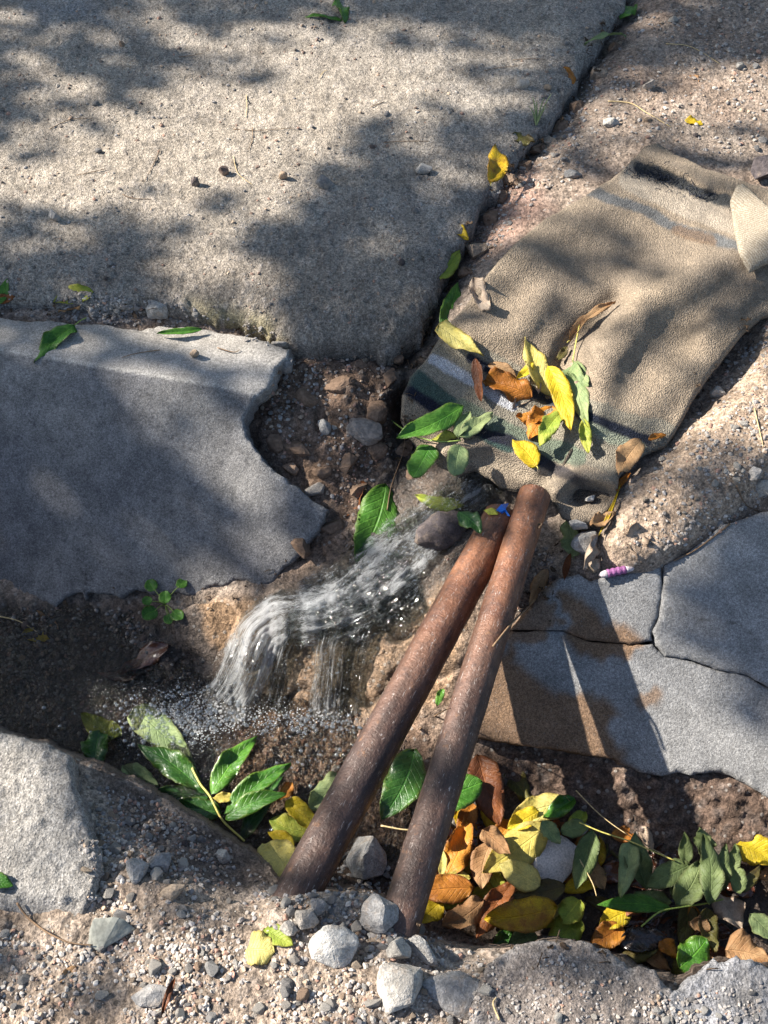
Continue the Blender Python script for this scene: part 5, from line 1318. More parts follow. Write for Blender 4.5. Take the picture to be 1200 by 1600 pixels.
pl(1080,1440,1112,1450,26,'tan','curled tan leaf rim below the sprig', h=22, curl=1.4)
pl(1062,1512,1104,1468,46,'bright','small bright green leaf with yellow edge on the near bank', h=24, fold=.15, shape='round')
pl(1135,1484,1204,1504,58,'tan','large orange-tan leaf at the lower right corner of the pile', h=26, fold=.2, shape='heart')
pl(1172,1428,1216,1470,34,'pale','green leaf entering from the right edge of the pile', h=30)
pl(1030,1470,1058,1496,26,'orange','orange scrap near the small bright green leaf', h=14)
pl(1092,1500,1120,1508,20,'tan','pale tan scrap at the bank edge', h=14)
twig_leaf('leafy_sprig', 'sprig of sage green leaves lying on the right half of the leaf pile', [(1130,1405),(1100,1412),(1060,1418),(1030,1425),(1002,1448)],
 [(1012,1390,992,1298,38,'sage',{'z':-.206,'z2':-.19,'shape':'lance'}), (1078,1352,1010,1386,40,'sage',{'z':-.194,'fold':.15}), (1071,1352,1070,1300,24,'sage',{'z':-.194,'z2':-.175,'fold':.4,'shape':'lance'}),
  (1056,1414,1096,1344,44,'sage',{'z':-.190,'z2':-.182,'wave':1.2}), (1108,1414,1098,1302,38,'sage',{'z':-.186,'z2':-.165,'fold':.3,'wave':.9}), (1124,1394,1134,1318,28,'sage',{'z':-.19,'z2':-.175,'fold':.4}),
  (1142,1360,1150,1318,22,'sage',{'z':-.19,'z2':-.175,'fold':.4}), (1050,1420,932,1414,28,'green',{'z':-.196,'shape':'lance','fold':.15}), (1065,1410,1045,1375,24,'sage',{'z':-.2}), (1050,1410,990,1395,28,'sage',{'z':-.204,'shape':'lance'}),
  (1158,1396,1142,1346,32,'sage',{'z':-.186,'fold':.45,'curl':.4}), (1158,1396,1188,1352,16,'olive',{'z':-.19,'shape':'lance'}), (1100,1340,1092,1292,30,'sage',{'z':-.186,'z2':-.17,'wave':1.6})],
 'stalk_green', z=-.192, rad=.0009, cat='sprig', dz=.001)
twig_leaf('compound_leaf', 'pale green sunlit leaf pair at the left end of the sage sprig', [(1055,1345),(1015,1328),(983,1314),(940,1300),(905,1285)],
 [(983,1316,970,1404,34,'pale',{'z':-.182,'fold':.35,'shape':'ovate'}), (983,1316,988,1372,30,'sage',{'z':-.188,'fold':.4})], 'stalk_yellow', z=-.186, rad=.0008, dz=.001)

# ------------------------------------------------------------------ twigs, straw, plants, litter
def straw(pts, r, mat, label, lift=1.5, name='twig', cat='twig', group=None, z=None):
    P = []
    for (x, y) in pts:
        if z is not None: P.append(Vector(unproj(x, y, z)))
        else: p, n = hit(x, y); P.append(p + Vector((0, 0, lift * .001)))
    P = smooth_line(P, 5)
    o = tube(name, P, [r * (1 - .5 * i / len(P)) for i in range(len(P))], MAT[mat], 5)
    tag(o, label, cat, group); return o
G = 'thin twigs and straws on the pavement'
straw([(28,1412),(45,1435),(75,1458),(110,1474),(146,1478)],.0012,'twig','long curved red-brown twig on the gravel below the concrete block',3)
for pts, m_, lb in [
 ([(365,203),(400,205),(460,201)],'twig','straight brown twig lying across the big sunlit patch'),
 ([(395,200),(394,222),(388,235)],'twig','short twig crossing the straight brown one'),
 ([(250,235),(238,262),(224,288)],'twig','curved thin twig in the left of the sunlit patch'),
 ([(192,305),(215,312),(288,312)],'twig','dark ended twig along the lower edge of the sunlit patch'),
 ([(365,245),(372,272),(395,290)],'straw','hooked straw right of the centre of the sunlit patch'),
 ([(78,203),(110,188),(145,186)],'twig','twig at the shade edge left of the sunlit patch'),
 ([(385,150),(386,170),(384,184)],'straw','upright straw above the straight brown twig'),
 ([(120,275),(145,270),(165,265)],'twig','short twig in the left of the sunlit patch'),
 ([(280,90),(300,88),(318,84)],'twig','short straw in the shade under the far light streak'),
 ([(757,112),(780,107),(812,104)],'twig','dark thin stick on the pavement near the seam'),
 ([(802,95),(830,93),(852,94)],'twig','thin stick beyond the dark one near the seam'),
 ([(600,224),(630,222),(672,222)],'twig','thin straight stick in the shade on the right of the pavement'),
 ([(500,122),(506,113),(512,111)],'straw','bit of straw at the edge of the far light streak'),
 ([(580,168),(600,160)],'twig','short twig near a red pebble')]:
    straw(pts, .0006, m_, lb, 1.5, group=G)
straw([(950,160),(985,163),(1010,178),(1048,200)],.0011,'straw','pale dry stem on the dirt beyond the towel',2)
straw([(1040,70),(1080,75),(1125,102)],.0008,'straw','long pale straw near the top right corner',2)
straw([(1178,640),(1185,670),(1192,700)],.0009,'straw','straw on the dirt at the right edge',2)
straw([(1150,760),(1165,790),(1185,800)],.0008,'twig','thin root on the dirt above the cracked slab',2)
straw([(1140,820),(1090,858),(1052,878)],.0012,'twig','brown root lying along the edge of the cracked slab',2)
straw([(770,1012),(800,975),(830,945),(845,925)],.0013,'twig','twig wedged between right pipe and cracked slab',3)
straw([(655,1142),(680,1120),(702,1108)],.0011,'twig','pale twig between the two pipes',3)
straw([(0,965),(30,972),(60,990)],.0009,'straw','grey straw in the dark ditch at the left edge',3)
straw([(900,1235),(940,1275),(990,1310),(1055,1345)],.0007,'straw','long thin stalk bridging the pile to the soil bank',2,z=-.197)
straw([(605,800),(612,760),(632,700),(628,650)],.0008,'twig','thin root hanging in the dark crack left of the towel',4)
straw([(905,1342),(925,1378),(932,1400)],.0008,'straw','stalk lying over the white shard',2,z=-.197)
straw([(595,1290),(640,1297),(690,1292)],.0011,'straw','yellow stalk crossing behind the right pipe',2,z=-.197)
straw([(780,1595),(770,1570),(775,1560)],.001,'straw','straw stub at the bottom edge',3)
straw([(250,548),(215,553),(190,560)],.0007,'twig','thin twig on the flat top of the smooth slab',1.5)
straw([(340,545),(365,552),(375,548)],.0008,'twig','knotted twig on the corner of the smooth slab',2)

def grass_tuft():
    p, n = hit(838, 196); t = empty('grass_tuft', p); tag(t, 'small tuft of green grass growing from the seam', 'grass tuft')
    r = random.Random(4)
    for (tx, ty, h) in [(832,150,.03),(862,146,.035),(850,152,.028),(838,158,.02),(826,165,.018),(856,165,.02)]:
        q = Vector(unproj(tx, ty, p.z + h)); m_ = (p + q) / 2 + Vector((0, 0, .006))
        P = smooth_line([p, m_, q], 5); V = []; F = []
        for i, c in enumerate(P):
            wd = .0013 * (1 - i / (len(P) - 1)) ** .6 + .0001
            V += [c + Vector((-wd, 0, 0)), c + Vector((0, -.3 * wd, .4 * wd)), c + Vector((wd, 0, 0)), c + Vector((0, .5 * wd, -.3 * wd))]
        for i in range(len(P) - 1):
            for k in range(4): F.append((4 * i + k, 4 * i + (k + 1) % 4, 4 * i + 4 + (k + 1) % 4, 4 * i + 4 + k))
        V = np.array([tuple(v) for v in V]) - np.array(p)
        link('blade', mesh_arrays('blade', V, np.array(F), uv=np.full((len(V), 2), .3)), LM['pale' if r.random() < .5 else 'green'], t)
grass_tuft()
def seedling():
    base, n = hit(262, 972); t = empty('seedling', base); tag(t, 'young green seedling with round leaves rooted under the smooth slab', 'seedling')
    hub = Vector(unproj(258, 945, base.z + .02))
    tips = [(240,920,20),(280,916,18),(258,940,20),(242,955,26),(272,957,20),(235,940,16),(262,962,16)]
    tube('stem', smooth_line([base, (base + hub) / 2 + Vector((.003, 0, 0)), hub], 4), .0009, MAT['stalk_green'], 6, t)
    for i, (x, y, w_) in enumerate(tips):
        q = Vector(unproj(x, y, base.z + .03 + .004 * (i % 3)))
        tube('stalk', smooth_line([hub, (hub + q) / 2 + Vector((0, 0, .004)), q], 4), .0006, MAT['stalk_green'], 5, t)
        px_, py_ = proj(q); dx, dy = x - 258, y - 947; l = math.hypot(dx, dy) + 1e-3
        leaf(px_ - dx / l * w_ * .15, py_ - dy / l * w_ * .15, px_ + dx / l * w_ * .85, py_ + dy / l * w_ * .85, w_, 'green' if i % 2 else 'bright', None, parent=t, z=q.z, shape='round', curl=.1, fold=.1, wave=.2)
seedling()

def debris():
    r = random.Random(77); Vs, Fs, n = [], [], 0
    lines = [([(985,0),(945,60),(915,110),(880,180),(820,250),(775,300),(750,350),(725,400),(700,450),(672,510),(640,560),(632,640),(640,720)], 150, 9), ([(0,480),(200,492),(330,505),(440,535)], 40, 8), ([(870,830),(860,900),(840,960)], 25, 14), ([(1180,500),(1110,590),(1060,670)], 20, 8), ([(90,940),(300,940),(520,880),(600,780)], 40, 12), ([(660,1430),(780,1470),(1000,1480),(1200,1480)], 60, 16)]
    for l, k, sp in lines:
        for _ in range(k):
            i = r.randrange(len(l) - 1); t = r.random(); x = l[i][0] + (l[i+1][0] - l[i][0]) * t + r.gauss(0, sp); y = l[i][1] + (l[i+1][1] - l[i][1]) * t + r.gauss(0, sp)
            p, nn = hit(x, y); a = r.uniform(0, 6.28); L = r.uniform(.004, .013); d = Vector((math.cos(a), math.sin(a), r.uniform(-.1, .3))) * L
            if r.random() < .5: V, F = tube_arrays([p, p + d * .5 + Vector((0, 0, .002)), p + d], .0005, 4)
            else:
                V, F4, _u = leaf_arrays(L, L * .5, r.uniform(-1.5, 1.5), .4, 1.2, 0, 'oval', r.randrange(999)); F = np.concatenate([F4[:, [0, 1, 2]], F4[:, [0, 2, 3]]])
                Rm = np.array(Matrix.Rotation(a, 3, 'Z') @ Matrix.Rotation(r.gauss(0, .6), 3, 'X')); V = V @ Rm.T + np.array(p) + np.array([0, 0, .002])
            Vs.append(V); Fs.append(F + n); n += len(V)
    o = link('leaf_debris', mesh_arrays('leaf_debris', np.concatenate(Vs), np.concatenate(Fs)), MAT['debris']); tag(o, 'crumbs of dead leaf and twig caught in the seam, cracks and corners', 'leaf debris', kind='stuff')
MAT['debris'] = simple('dead_leaf_crumbs', (.09, .062, .042), .9, .1, .5)
debris()
# purple and white plastic tube above the cracked slab
def litter():
    p, n = hit(958, 900); A = Vector(unproj(936, 899, p.z + .008)); B = Vector(unproj(990, 887, p.z + .009))
    t = empty('plastic_tube', (A + B) / 2); tag(t, 'small white and purple plastic tube lying on the edge of the cracked slab', 'plastic tube')
    d = B - A
    P = [A + d * s for s in (0, .06, .18, .24)]; tube('tube_end', P, [.001, .0035, .0044, .0043], MAT['whitep'], 12, t)
    P = [A + d * s for s in np.linspace(.23, .78, 12)]; tube('film_sleeve', P, [.0048 + .0005 * math.sin(i * 2.1) * (i % 3) for i in range(12)], MAT['purple'], 14, t)
    P = [A + d * s for s in (.77, .82, .95, 1)]; tube('tube_end', P, [.0043, .004, .0036, .002], MAT['whitep'], 12, t)
    # blue and yellow scrap at the upper end of the left pipe
    A = Vector(unproj(778, 800, -.034)); t = empty('plastic_scrap', A); tag(t, 'crumpled blue and yellow plastic scrap on the left pipe end', 'plastic scrap')
    for nm, pts, mt in [('blue_film', [(775,797),(783,788),(795,786),(790,796),(797,806),(787,806),(782,800)], 'blue'), ('yellow_film', [(756,797),(768,793),(780,798),(778,804),(764,804)], 'yellowp')]:
        V = [tuple(Vector(unproj(x, y, -.032 + .004 * math.sin(i * 2.3))) - A) for i, (x, y) in enumerate(pts)]
        V2 = [(a, b, c - .0006) for a, b, c in V]; k = len(V)
        bm = bmesh.new(); vs = [bm.verts.new(v) for v in V]; f = bm.faces.new(vs); r_ = bmesh.ops.extrude_face_region(bm, geom=[f])
        for v in [g for g in r_['geom'] if isinstance(g, bmesh.types.BMVert)]: v.co.z -= .0008
        bmesh.ops.triangulate(bm, faces=bm.faces); me = bpy.data.meshes.new(nm); bm.to_mesh(me); bm.free(); link(nm, me, MAT[mt], t)
litter()

# frayed threads on the towel
def threads():
    r = random.Random(8)
    Vs, Fs, n = [], [], 0
    for i in range(90):
        cx, cy = r.choice([(1020,272),(1040,278),(1060,288),(1000,268),(1090,305)]); x = cx + r.gauss(0, 14); y = cy + r.gauss(0, 6)
        P = []; p, _ = hit(x, y); q = p.copy(); v = Vector((r.gauss(0, 1), r.gauss(0, 1), 1.2)).normalized()
        for k in range(5): P.append(q.copy()); q = q + v * .0035; v = (v + Vector((r.gauss(0, .6), r.gauss(0, .6), -.5))).normalized()
        V, F = tube_arrays(P, .00045, 4); Vs.append(V); Fs.append(F + n); n += len(V)
    V = np.concatenate(Vs); loc = np.array(tw.location); o = link('frayed_thread', mesh_arrays('frayed_thread', V - loc, np.concatenate(Fs)), MAT['navy'], tw); o['kind'] = 'stuff'
threads()

# ------------------------------------------------------------------ water
def water_mat(name, tint=(.75, .8, .8), foamy=True, ripple=60):
    m = M(name)
    uv = m.n('ShaderNodeTexCoord').outputs['UV']
    mp = m.n('ShaderNodeMapping'); mp.inputs['Scale'].default_value = (15, 9, 1); m.set(mp.inputs[0], uv)
    st = m.noise(1, 6, .72, vec=mp.outputs[0], dist=2.6)
    mp2 = m.n('ShaderNodeMapping'); mp2.inputs['Scale'].default_value = (48, 34, 1); m.set(mp2.inputs[0], uv)
    st2 = m.noise(1, 4, .7, vec=mp2.outputs[0], dist=2.0)
    foam = m.attr('Foam', 'Fac'); edge = m.attr('Edge', 'Fac')
    if foamy: h = m.math('ADD', m.math('MULTIPLY', st, 1.0), m.math('MULTIPLY', st2, .6))
    else: h = m.math('ADD', m.noise(ripple, 4, .6, dist=.8), m.math('MULTIPLY', m.noise(ripple * 4, 3, .6), .5))
    nb = m.bump(h, 1.0, .006 if foamy else .007)
    gl = m.n('ShaderNodeBsdfGlossy'); m.set(gl.inputs['Color'], (1, 1, 1)); m.set(gl.inputs['Roughness'], .07); m.set(gl.inputs['Normal'], nb)
    tp = m.n('ShaderNodeBsdfTransparent'); m.set(tp.inputs[0], tint)
    fr = m.n('ShaderNodeFresnel'); m.set(fr.inputs['IOR'], 1.33); m.set(fr.inputs['Normal'], nb)
    w1 = m.n('ShaderNodeMixShader'); m.set(w1.inputs[0], fr.outputs[0]); m.t.links.new(tp.outputs[0], w1.inputs[1]); m.t.links.new(gl.outputs[0], w1.inputs[2])
    df = m.n('ShaderNodeBsdfDiffuse'); m.set(df.inputs[0], (.9, .92, .95)); m.set(df.inputs['Normal'], nb)
    tl = m.n('ShaderNodeBsdfTranslucent'); m.set(tl.inputs[0], (.9, .92, .95))
    fm = m.n('ShaderNodeMixShader'); fm.inputs[0].default_value = .5; m.t.links.new(df.outputs[0], fm.inputs[1]); m.t.links.new(tl.outputs[0], fm.inputs[2])
    src = m.math('ADD', m.math('MULTIPLY', st, .65), m.math('MULTIPLY', st2, .35)) if foamy else m.math('SUBTRACT', .9, m.math('MULTIPLY', m.vor(330), 1.1))
    fac = m.ramp(m.math('ADD', src, m.math('MULTIPLY', m.math('SUBTRACT', foam, .5), .5)), .50, .78)
    fac = m.math('MULTIPLY', fac, m.ramp(foam, .02, .25), True)
    w2 = m.n('ShaderNodeMixShader'); m.set(w2.inputs[0], m.math('MULTIPLY', fac, .86 if foamy else .5)); m.t.links.new(w1.outputs[0], w2.inputs[1]); m.t.links.new(fm.outputs[0], w2.inputs[2])
    t2 = m.n('ShaderNodeBsdfTransparent')
    w3 = m.n('ShaderNodeMixShader'); m.set(w3.inputs[0], m.ramp(edge, 0, .35)); m.t.links.new(t2.outputs[0], w3.inputs[1]); m.t.links.new(w2.outputs[0], w3.inputs[2])
    return m.done(w3.outputs[0])
MAT['stream'] = water_mat('rushing_water'); MAT['pool'] = water_mat('pool_water', (.88, .84, .78), False, 55)

def stream_arrays(line, nu=150, nv=34, seed=0):
    """line: (px, py, half width px, height above bed m, foam)"""
    L = np.array(line, float); t0 = np.linspace(0, 1, len(L)); t = np.linspace(0, 1, nu)
    # smooth interpolation
    S = np.stack([np.interp(t, t0, L[:, k]) for k in range(5)], -1)
    for _ in range(10): S[1:-1] = (S[:-2] + 2 * S[1:-1] + S[2:]) / 4
    T = np.gradient(S[:, :2], axis=0); T /= np.linalg.norm(T, axis=1)[:, None] + 1e-9; Nn = np.stack([-T[:, 1], T[:, 0]], -1)
    v = np.linspace(-1, 1, nv)
    PX = S[:, 0:1] + Nn[:, 0:1] * v * S[:, 2:3]; PY = S[:, 1:2] + Nn[:, 1:2] * v * S[:, 2:3]
    stp = np.linalg.norm(np.diff(S[:, :2], axis=0), axis=1) * np.where(S[1:, 1] > 978, .45, 1.25)
    arc = np.concatenate([[0], np.cumsum(stp)]) / 400
    U = np.repeat(arc[:, None], nv, 1); Vv = np.repeat(v[None], nu, 0)
    Wl = S[:, 2:3] / 45
    streak = fbm(Vv * Wl * 5 + .35 * np.sin(U * 14), U * 3.0, 1, 4, seed + 5, .6)
    B0 = unproj(PX, PY, terrain_z(PX, PY))
    z = terrain_z(PX, PY) + S[:, 3:4] * (.85 - .5 * Vv ** 2) + .0030 * streak + .0018 * fbm(Vv * Wl * 9, U * 9, 1, 2, seed + 9) + .0065 * fbm(B0[..., 0], B0[..., 1] - B0[..., 2], 45, 3, seed + 2)
    P = unproj(PX, PY, z)
    edge = np.clip((1 - np.abs(Vv)) * 2.0 + .5 * fbm(Vv * 2, U * 14, 1, 3, seed + 6) - .12, 0, 1) * np.clip(np.minimum(np.arange(nu), nu - 1 - np.arange(nu))[:, None] / 8, 0, 1)
    foam = np.clip(S[:, 4:5] * .95 + .45 * streak + .35 * fbm(B0[..., 0], B0[..., 1] - B0[..., 2], 30, 3, seed + 4) - .12 * np.abs(Vv) ** 3, 0, 1)
    uv = np.stack([(Vv * Wl + 1) * .5, U * 1.6], -1)
    idx = np.arange(nu * nv).reshape(nu, nv); F = np.stack([idx[:-1, :-1], idx[:-1, 1:], idx[1:, 1:], idx[1:, :-1]], -1).reshape(-1, 4)
    return P.reshape(-1, 3), F, edge.ravel(), foam.ravel(), uv.reshape(-1, 2)
def water():
    lines = [
     [(800,738,24,.010,.2),(755,752,36,.012,.6),(715,785,46,.014,.5),(675,822,50,.014,.55),(640,850,56,.015,.75),(600,885,60,.016,.75),(560,912,60,.018,.7),(520,935,56,.018,.75),(470,950,52,.017,.8)],
     [(640,880,62,.010,.45),(590,920,64,.012,.5),(550,945,56,.014,.6),(500,960,52,.016,.7),(440,965,50,.018,.85),(405,990,46,.018,.85),(388,1035,46,.018,.8),(368,1078,44,.016,.85),(340,1116,50,.011,1.0)],
     [(610,925,48,.010,.45),(565,955,46,.012,.55),(528,980,38,.014,.65),(518,1015,32,.014,.7),(514,1055,28,.014,.65),(510,1090,30,.012,.7),(505,1124,34,.008,.8)],
     [(490,955,34,.010,.45),(460,985,28,.013,.5),(445,1028,22,.010,.45),(436,1070,18,.009,.4),(428,1112,24,.008,.5)],
     [(660,930,36,.008,.3),(615,960,40,.010,.35),(575,985,36,.010,.35),(560,1020,26,.009,.35),(552,1065,24,.008,.35),(545,1118,30,.006,.6)],
    ]
    V, F, E, Fo, U, n = [], [], [], [], [], 0
    for i, l in enumerate(lines):
        v, f, e, fo, u = stream_arrays(l, seed=i * 7); u = u + np.array([i * 3.1, i * 1.7])
        V.append(v); F.append(f + n); E.append(e); Fo.append(fo); U.append(u); n += len(v)
    me = mesh_arrays('stream_water', np.concatenate(V), np.concatenate(F), {'Edge': np.concatenate(E), 'Foam': np.concatenate(Fo)}, uv=np.concatenate(U))
    o = link('stream_water', me, MAT['stream']); tag(o, kind='structure')
    # pool
    xs = np.arange(-300, 700, 4.); ys = np.arange(930, 1350, 4.); PX, PY = np.meshgrid(xs, ys)
    P0 = unproj(PX, PY, WZ); X, Y = P0[..., 0], P0[..., 1]
    cx = unproj(345, 1112, WZ); rad = np.hypot(X - cx[0], Y - cx[1])
    dz = .0016 * fbm(X, Y, 30, 4, 3) + .003 * np.exp(-rad / .07) * np.sin(rad * 260 + 2 * fbm(X, Y, 20, 2, 5)) + .0035 * np.exp(-rad / .06) * fbm(X, Y, 70, 3, 8)
    P0[..., 2] += dz
    foam = np.clip(1.1 * np.exp(-((PX - 320) / 80) ** 2 - ((PY - 1120) / 40) ** 2) + .75 * np.exp(-((PX - 480) / 90) ** 2 - ((PY - 1120) / 26) ** 2) + .5 * np.exp(-((PX - 260) / 60) ** 2 - ((PY - 1130) / 45) ** 2) + .25 * fbm(X, Y, 40, 3, 9), 0, 1)
    foam *= np.clip((PX - 150) / 60, 0, 1)
    idx = np.arange(PX.size).reshape(PX.shape); F = np.stack([idx[1:, :-1], idx[1:, 1:], idx[:-1, 1:], idx[:-1, :-1]], -1).reshape(-1, 4)
    me = mesh_arrays('pool_water', P0.reshape(-1, 3), F, {'Edge': np.ones(PX.size), 'Foam': foam.ravel() * 1.0}, uv=np.stack([PX.ravel() / 1000, PY.ravel() / 1000], -1))
    o = link('pool_water', me, MAT['pool']); tag(o, kind='structure')
water()

def bubbles():
    """Foam bubbles on the pool and droplets flung off the falls."""
    m = M('bubble_film'); gl = m.n('ShaderNodeBsdfGlossy'); m.set(gl.inputs['Roughness'], .03); tp = m.n('ShaderNodeBsdfTransparent'); m.set(tp.inputs[0], (.93, .95, .96))
    lw = m.n('ShaderNodeLayerWeight'); lw.inputs[0].default_value = .35; mx = m.n('ShaderNodeMixShader'); m.set(mx.inputs[0], m.math('ADD', m.math('MULTIPLY', lw.outputs[1], .8), .12, True))
    m.t.links.new(tp.outputs[0], mx.inputs[1]); m.t.links.new(gl.outputs[0], mx.inputs[2]); d_ = m.n('ShaderNodeBsdfDiffuse'); m.set(d_.inputs[0], (.75, .8, .86)); m2 = m.n('ShaderNodeMixShader'); m2.inputs[0].default_value = .05; m.t.links.new(mx.outputs[0], m2.inputs[1]); m.t.links.new(d_.outputs[0], m2.inputs[2]); mat = m.done(m2.outputs[0])
    bm = bmesh.new(); bmesh.ops.create_icosphere(bm, subdivisions=2, radius=1); bm.verts.ensure_lookup_table()
    V0 = np.array([tuple(v.co) for v in bm.verts]); F0 = np.array([[v.index for v in f.verts] for f in bm.faces]); bm.free()
    r = np.random.default_rng(12); V, F, n = [], [], 0
    def put(p, s, sq=1):
        nonlocal n
        V.append(V0 * np.array([s, s, s * sq]) + p); F.append(F0 + n); n += len(V0)
    for (cx, cy, sx, sy, k) in [(a_, b_, c_, d_, int(e_ * .3)) for a_, b_, c_, d_, e_ in [(290,1115,60,32,2300), (230,1130,50,35,900), (480,1128,75,16,1000), (560,1150,50,20,300), (420,1180,60,30,160), (215,1085,40,20,60), (60,1100,60,30,60), (500,1190,60,30,200)]]:
        for _ in range(k):
            x, y = r.normal(cx, sx * .7), r.normal(cy, sy * .7)
            if x < 60 or y > 1300: continue
            put(unproj(x, y, WZ + .0008), (.0006 + .0026 * r.random() ** 4), .6)
    for (x0, y0, x1, y1, k, zz) in [(400,990,345,1110,140,.02), (520,1000,510,1110,70,.015), (640,850,480,960,160,.018), (440,1000,420,1110,50,.015), (750,750,650,850,60,.015)]:
        for _ in range(k):
            t = r.random(); x = x0 + (x1 - x0) * t + r.normal(0, 20); y = y0 + (y1 - y0) * t + r.normal(0, 10)
            put(unproj(x, y, float(terrain_z(x, y)) + zz * (.6 + .6 * r.random())), .0005 + .0011 * r.random() ** 2)
    me = mesh_arrays('foam_bubbles', np.concatenate(V), np.concatenate(F)); o = link('foam_bubbles', me, mat)
    tag(o, 'clear bubbles and droplets around the foot of the little falls', 'bubbles', kind='stuff')
bubbles()

# ------------------------------------------------------------------ the tree whose crown dapples the ground
LIT = """200023320000000000000000
410001367788863472000000
353003446899876544236776
224688766545854432356866
368999999874355433243446
897789998521011233466663
356544542101001255666777
221113830000001356314678
111124831000001411513667
111123652100004731465524
222223688100006763578417
100365454113101699889527
000133211223102899999568
012123222223245799998688
014234434321225658853335
014334446733644012355543
013434455516652033689920
012212223213635675577310
000111553456467888885100
000001599887689888885210
000000399888799888898410
000023688876898568899952
001245767888985458899973
442132377787533555788984
542111689863434675345677
664001489943446899731356
776000128632578999563345
668000004111589987353443
258564356652389997432222
136578899995763454543334
336677789999875444444555
654566798644555444445556""".split()
LITA = np.array([[int(c) for c in row] for row in LIT], float) / 9
assert LITA.shape == (32, 24)
def lit(px, py):
    u = min(max(px / 50 - .5, 0), 22.999); v = min(max(py / 50 - .5, 0), 30.999); i, j = int(u), int(v); fu, fv = u - i, v - j
    return (LITA[j, i] * (1 - fu) + LITA[j, i + 1] * fu) * (1 - fv) + (LITA[j + 1, i] * (1 - fu) + LITA[j + 1, i + 1] * fu) * fv

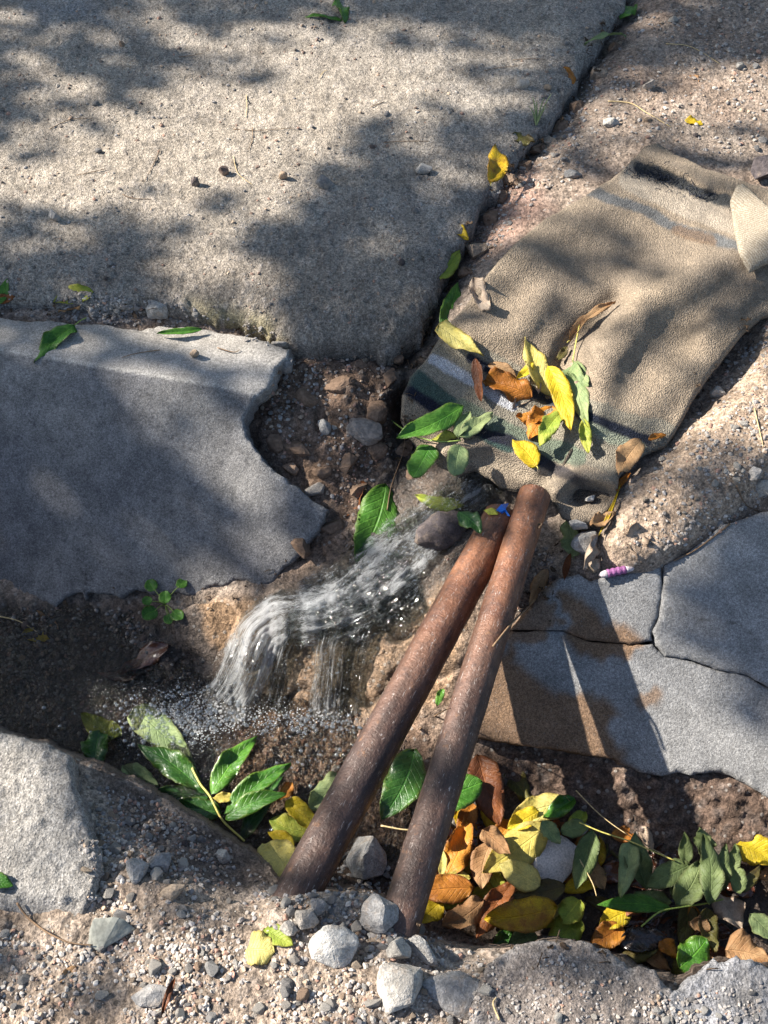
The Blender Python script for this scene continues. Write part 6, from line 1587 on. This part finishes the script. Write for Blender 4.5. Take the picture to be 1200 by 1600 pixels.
def tree():
    bv = BVHTree.FromPolygons(np.concatenate(BV).tolist(), np.concatenate(BF).tolist())
    r = random.Random(21)
    e1 = SUN.cross(Vector((0, 0, 1))).normalized(); e2 = e1.cross(SUN).normalized()
    # window in the plane across the sun that covers the photographed ground and some more around
    cs = [Vector(unproj(x, y, 0)) for x in (-120, 1320) for y in (-120, 1720)]
    a0, a1 = min(c.dot(e1) for c in cs) - .05, max(c.dot(e1) for c in cs) + .05; b0, b1 = min(c.dot(e2) for c in cs) - .22, max(c.dot(e2) for c in cs) + .05
    LW, LL = .030, .052; area = LW * LL * .62 * .85
    lmax = 3.8; N = int(lmax * (a1 - a0) * (b1 - b0) / area)
    lv, lf, luv = leaf_arrays(LL, LW, .3, .15, .4, 0, 'oval', 3)
    # light version of the leaf: one sheet of few faces with thickness
    tv = np.array([(0, 0, 0), (.3 * LL, -.5 * LW, .002), (.3 * LL, .5 * LW, .002), (.7 * LL, -.42 * LW, .003), (.7 * LL, .42 * LW, .003), (LL, 0, 0), (.35 * LL, 0, -.001), (.7 * LL, 0, 0)])
    tf = np.array([(0, 1, 6), (0, 6, 2), (1, 3, 7), (1, 7, 6), (2, 6, 7), (2, 7, 4), (3, 5, 7), (4, 7, 5)])
    V, F, n, cent = [], [], 0, []
    base_t = 4.2
    for _ in range(N):
        a = r.uniform(a0, a1); b = r.uniform(b0, b1); org = e1 * a + e2 * b + SUN * 6
        loc, nor, _, _ = bv.ray_cast(org, -SUN)
        if loc is None: continue
        px, py = proj(loc)
        if -60 < px < 1260 and -60 < py < 1660: T = min(1, max(0, lit(px, py) - .07) * 1.22)
        else: T = .35 + .35 * math.sin(loc.x * 9) * math.sin(loc.y * 7 + 1)
        lam = min(lmax, -math.log(max(T * 1.08 - .04, .03))) if T < .97 else 0
        if T > .84: lam = 0
        if r.random() > lam / lmax: continue
        q = e1 * a + e2 * b; q = q + SUN * (base_t + r.uniform(-.5, .5) + .25 * math.sin(a * 5) - q.dot(SUN) * 0)
        nrm = (SUN + Vector((r.gauss(0, .35), r.gauss(0, .35), r.gauss(0, .35)))).normalized()
        ax = nrm.cross(Vector((r.gauss(0, 1), r.gauss(0, 1), r.gauss(0, 1)))).normalized(); ay = nrm.cross(ax)
        Rm = np.array(((ax.x, ay.x, nrm.x), (ax.y, ay.y, nrm.y), (ax.z, ay.z, nrm.z)))
        V.append((tv - np.array([LL / 2, 0, 0])) @ Rm.T * r.uniform(.85, 1.15) + np.array(q)); F.append(tf + n); n += len(tv); cent.append(q)
    c = sum(cent, Vector()) / len(cent)
    foot = Vector((c.x - .9, c.y + 1.5, 0))
    t = empty('tree', foot); tag(t, 'leafy tree standing at the left beyond the picture, shading the ground', 'tree')
    V = np.concatenate(V) - np.array(foot)
    me = mesh_arrays('crown', V, np.concatenate(F), uv=np.full((n, 2), .3)); cr = link('crown', me, LM['green'], t); cr['kind'] = 'stuff'
    top = Vector((c.x - .7, c.y + 1.3, c.z - .2))
    tube('trunk', smooth_line([foot, foot.lerp(top, .5) + Vector((.08, .05, 0)), top], 6), [.11 - .05 * i / 13 for i in range(13)], MAT['bark'], 12, t)
    outer = sorted(cent, key=lambda q: (q - top).length)
    for k in range(5):
        e = outer[k * 9] + Vector((0, 0, .05))
        st = foot.lerp(top, .75 + .06 * k); P = smooth_line([st, st.lerp(e, .5) + Vector((0, 0, .15)), e], 6)
        tube('limb', P, [.035 * (1 - .85 * i / len(P)) for i in range(len(P))], MAT['bark'], 8, t)
tree()
def far_tree():
    """A second tree stands beyond the picture; its crown hides the bright sky that the water would mirror."""
    r = random.Random(31); foot = Vector((1.2, 6.2, 0)); t = empty('tree', foot); tag(t, 'second leafy tree standing beyond the pavement outside the picture', 'tree')
    top = Vector((.6, 5.0, 4.0)); tube('trunk', smooth_line([foot, foot.lerp(top, .5) + Vector((.1, 0, 0)), top], 6), [.13 - .06 * i / 13 for i in range(13)], MAT['bark'], 12, t)
    tv = np.array([(0, 0, 0), (.3, -.3, .03), (.3, .3, .03), (.7, -.24, .03), (.7, .24, .03), (1, 0, 0), (.35, 0, -.01), (.7, 0, 0)])
    tf = np.array([(0, 1, 6), (0, 6, 2), (1, 3, 7), (1, 7, 6), (2, 6, 7), (2, 7, 4), (3, 5, 7), (4, 7, 5)])
    V, F, n = [], [], 0
    cl = [Vector((r.uniform(-1.6, 3.2), r.uniform(2.2, 7.5), r.uniform(2.2, 5.8))) for _ in range(46)]
    for c in cl:
        rad = r.uniform(.35, .7)
        for _ in range(190):
            d = Vector((r.gauss(0, 1), r.gauss(0, 1), r.gauss(0, .8))); q = c + d.normalized() * rad * r.random() ** .5
            M3 = np.array(Matrix.Rotation(r.uniform(0, 6.28), 3, 'Z') @ Matrix.Rotation(r.gauss(0, .7), 3, 'X'))
            V.append(tv @ M3.T * r.uniform(.09, .14) + np.array(q)); F.append(tf + n); n += 8
    V = np.concatenate(V) - np.array(foot); cr = link('crown', mesh_arrays('crown', V, np.concatenate(F), uv=np.full((n, 2), .3)), LM['green'], t); cr['kind'] = 'stuff'
    for k in range(9):
        e = cl[k * 5]; st = foot.lerp(top, .55 + .05 * k); tube('limb', smooth_line([st, st.lerp(e, .5) + Vector((0, 0, .2)), e], 5), [.04 * (1 - .8 * i / 11) for i in range(11)], MAT['bark'], 8, t)
far_tree()
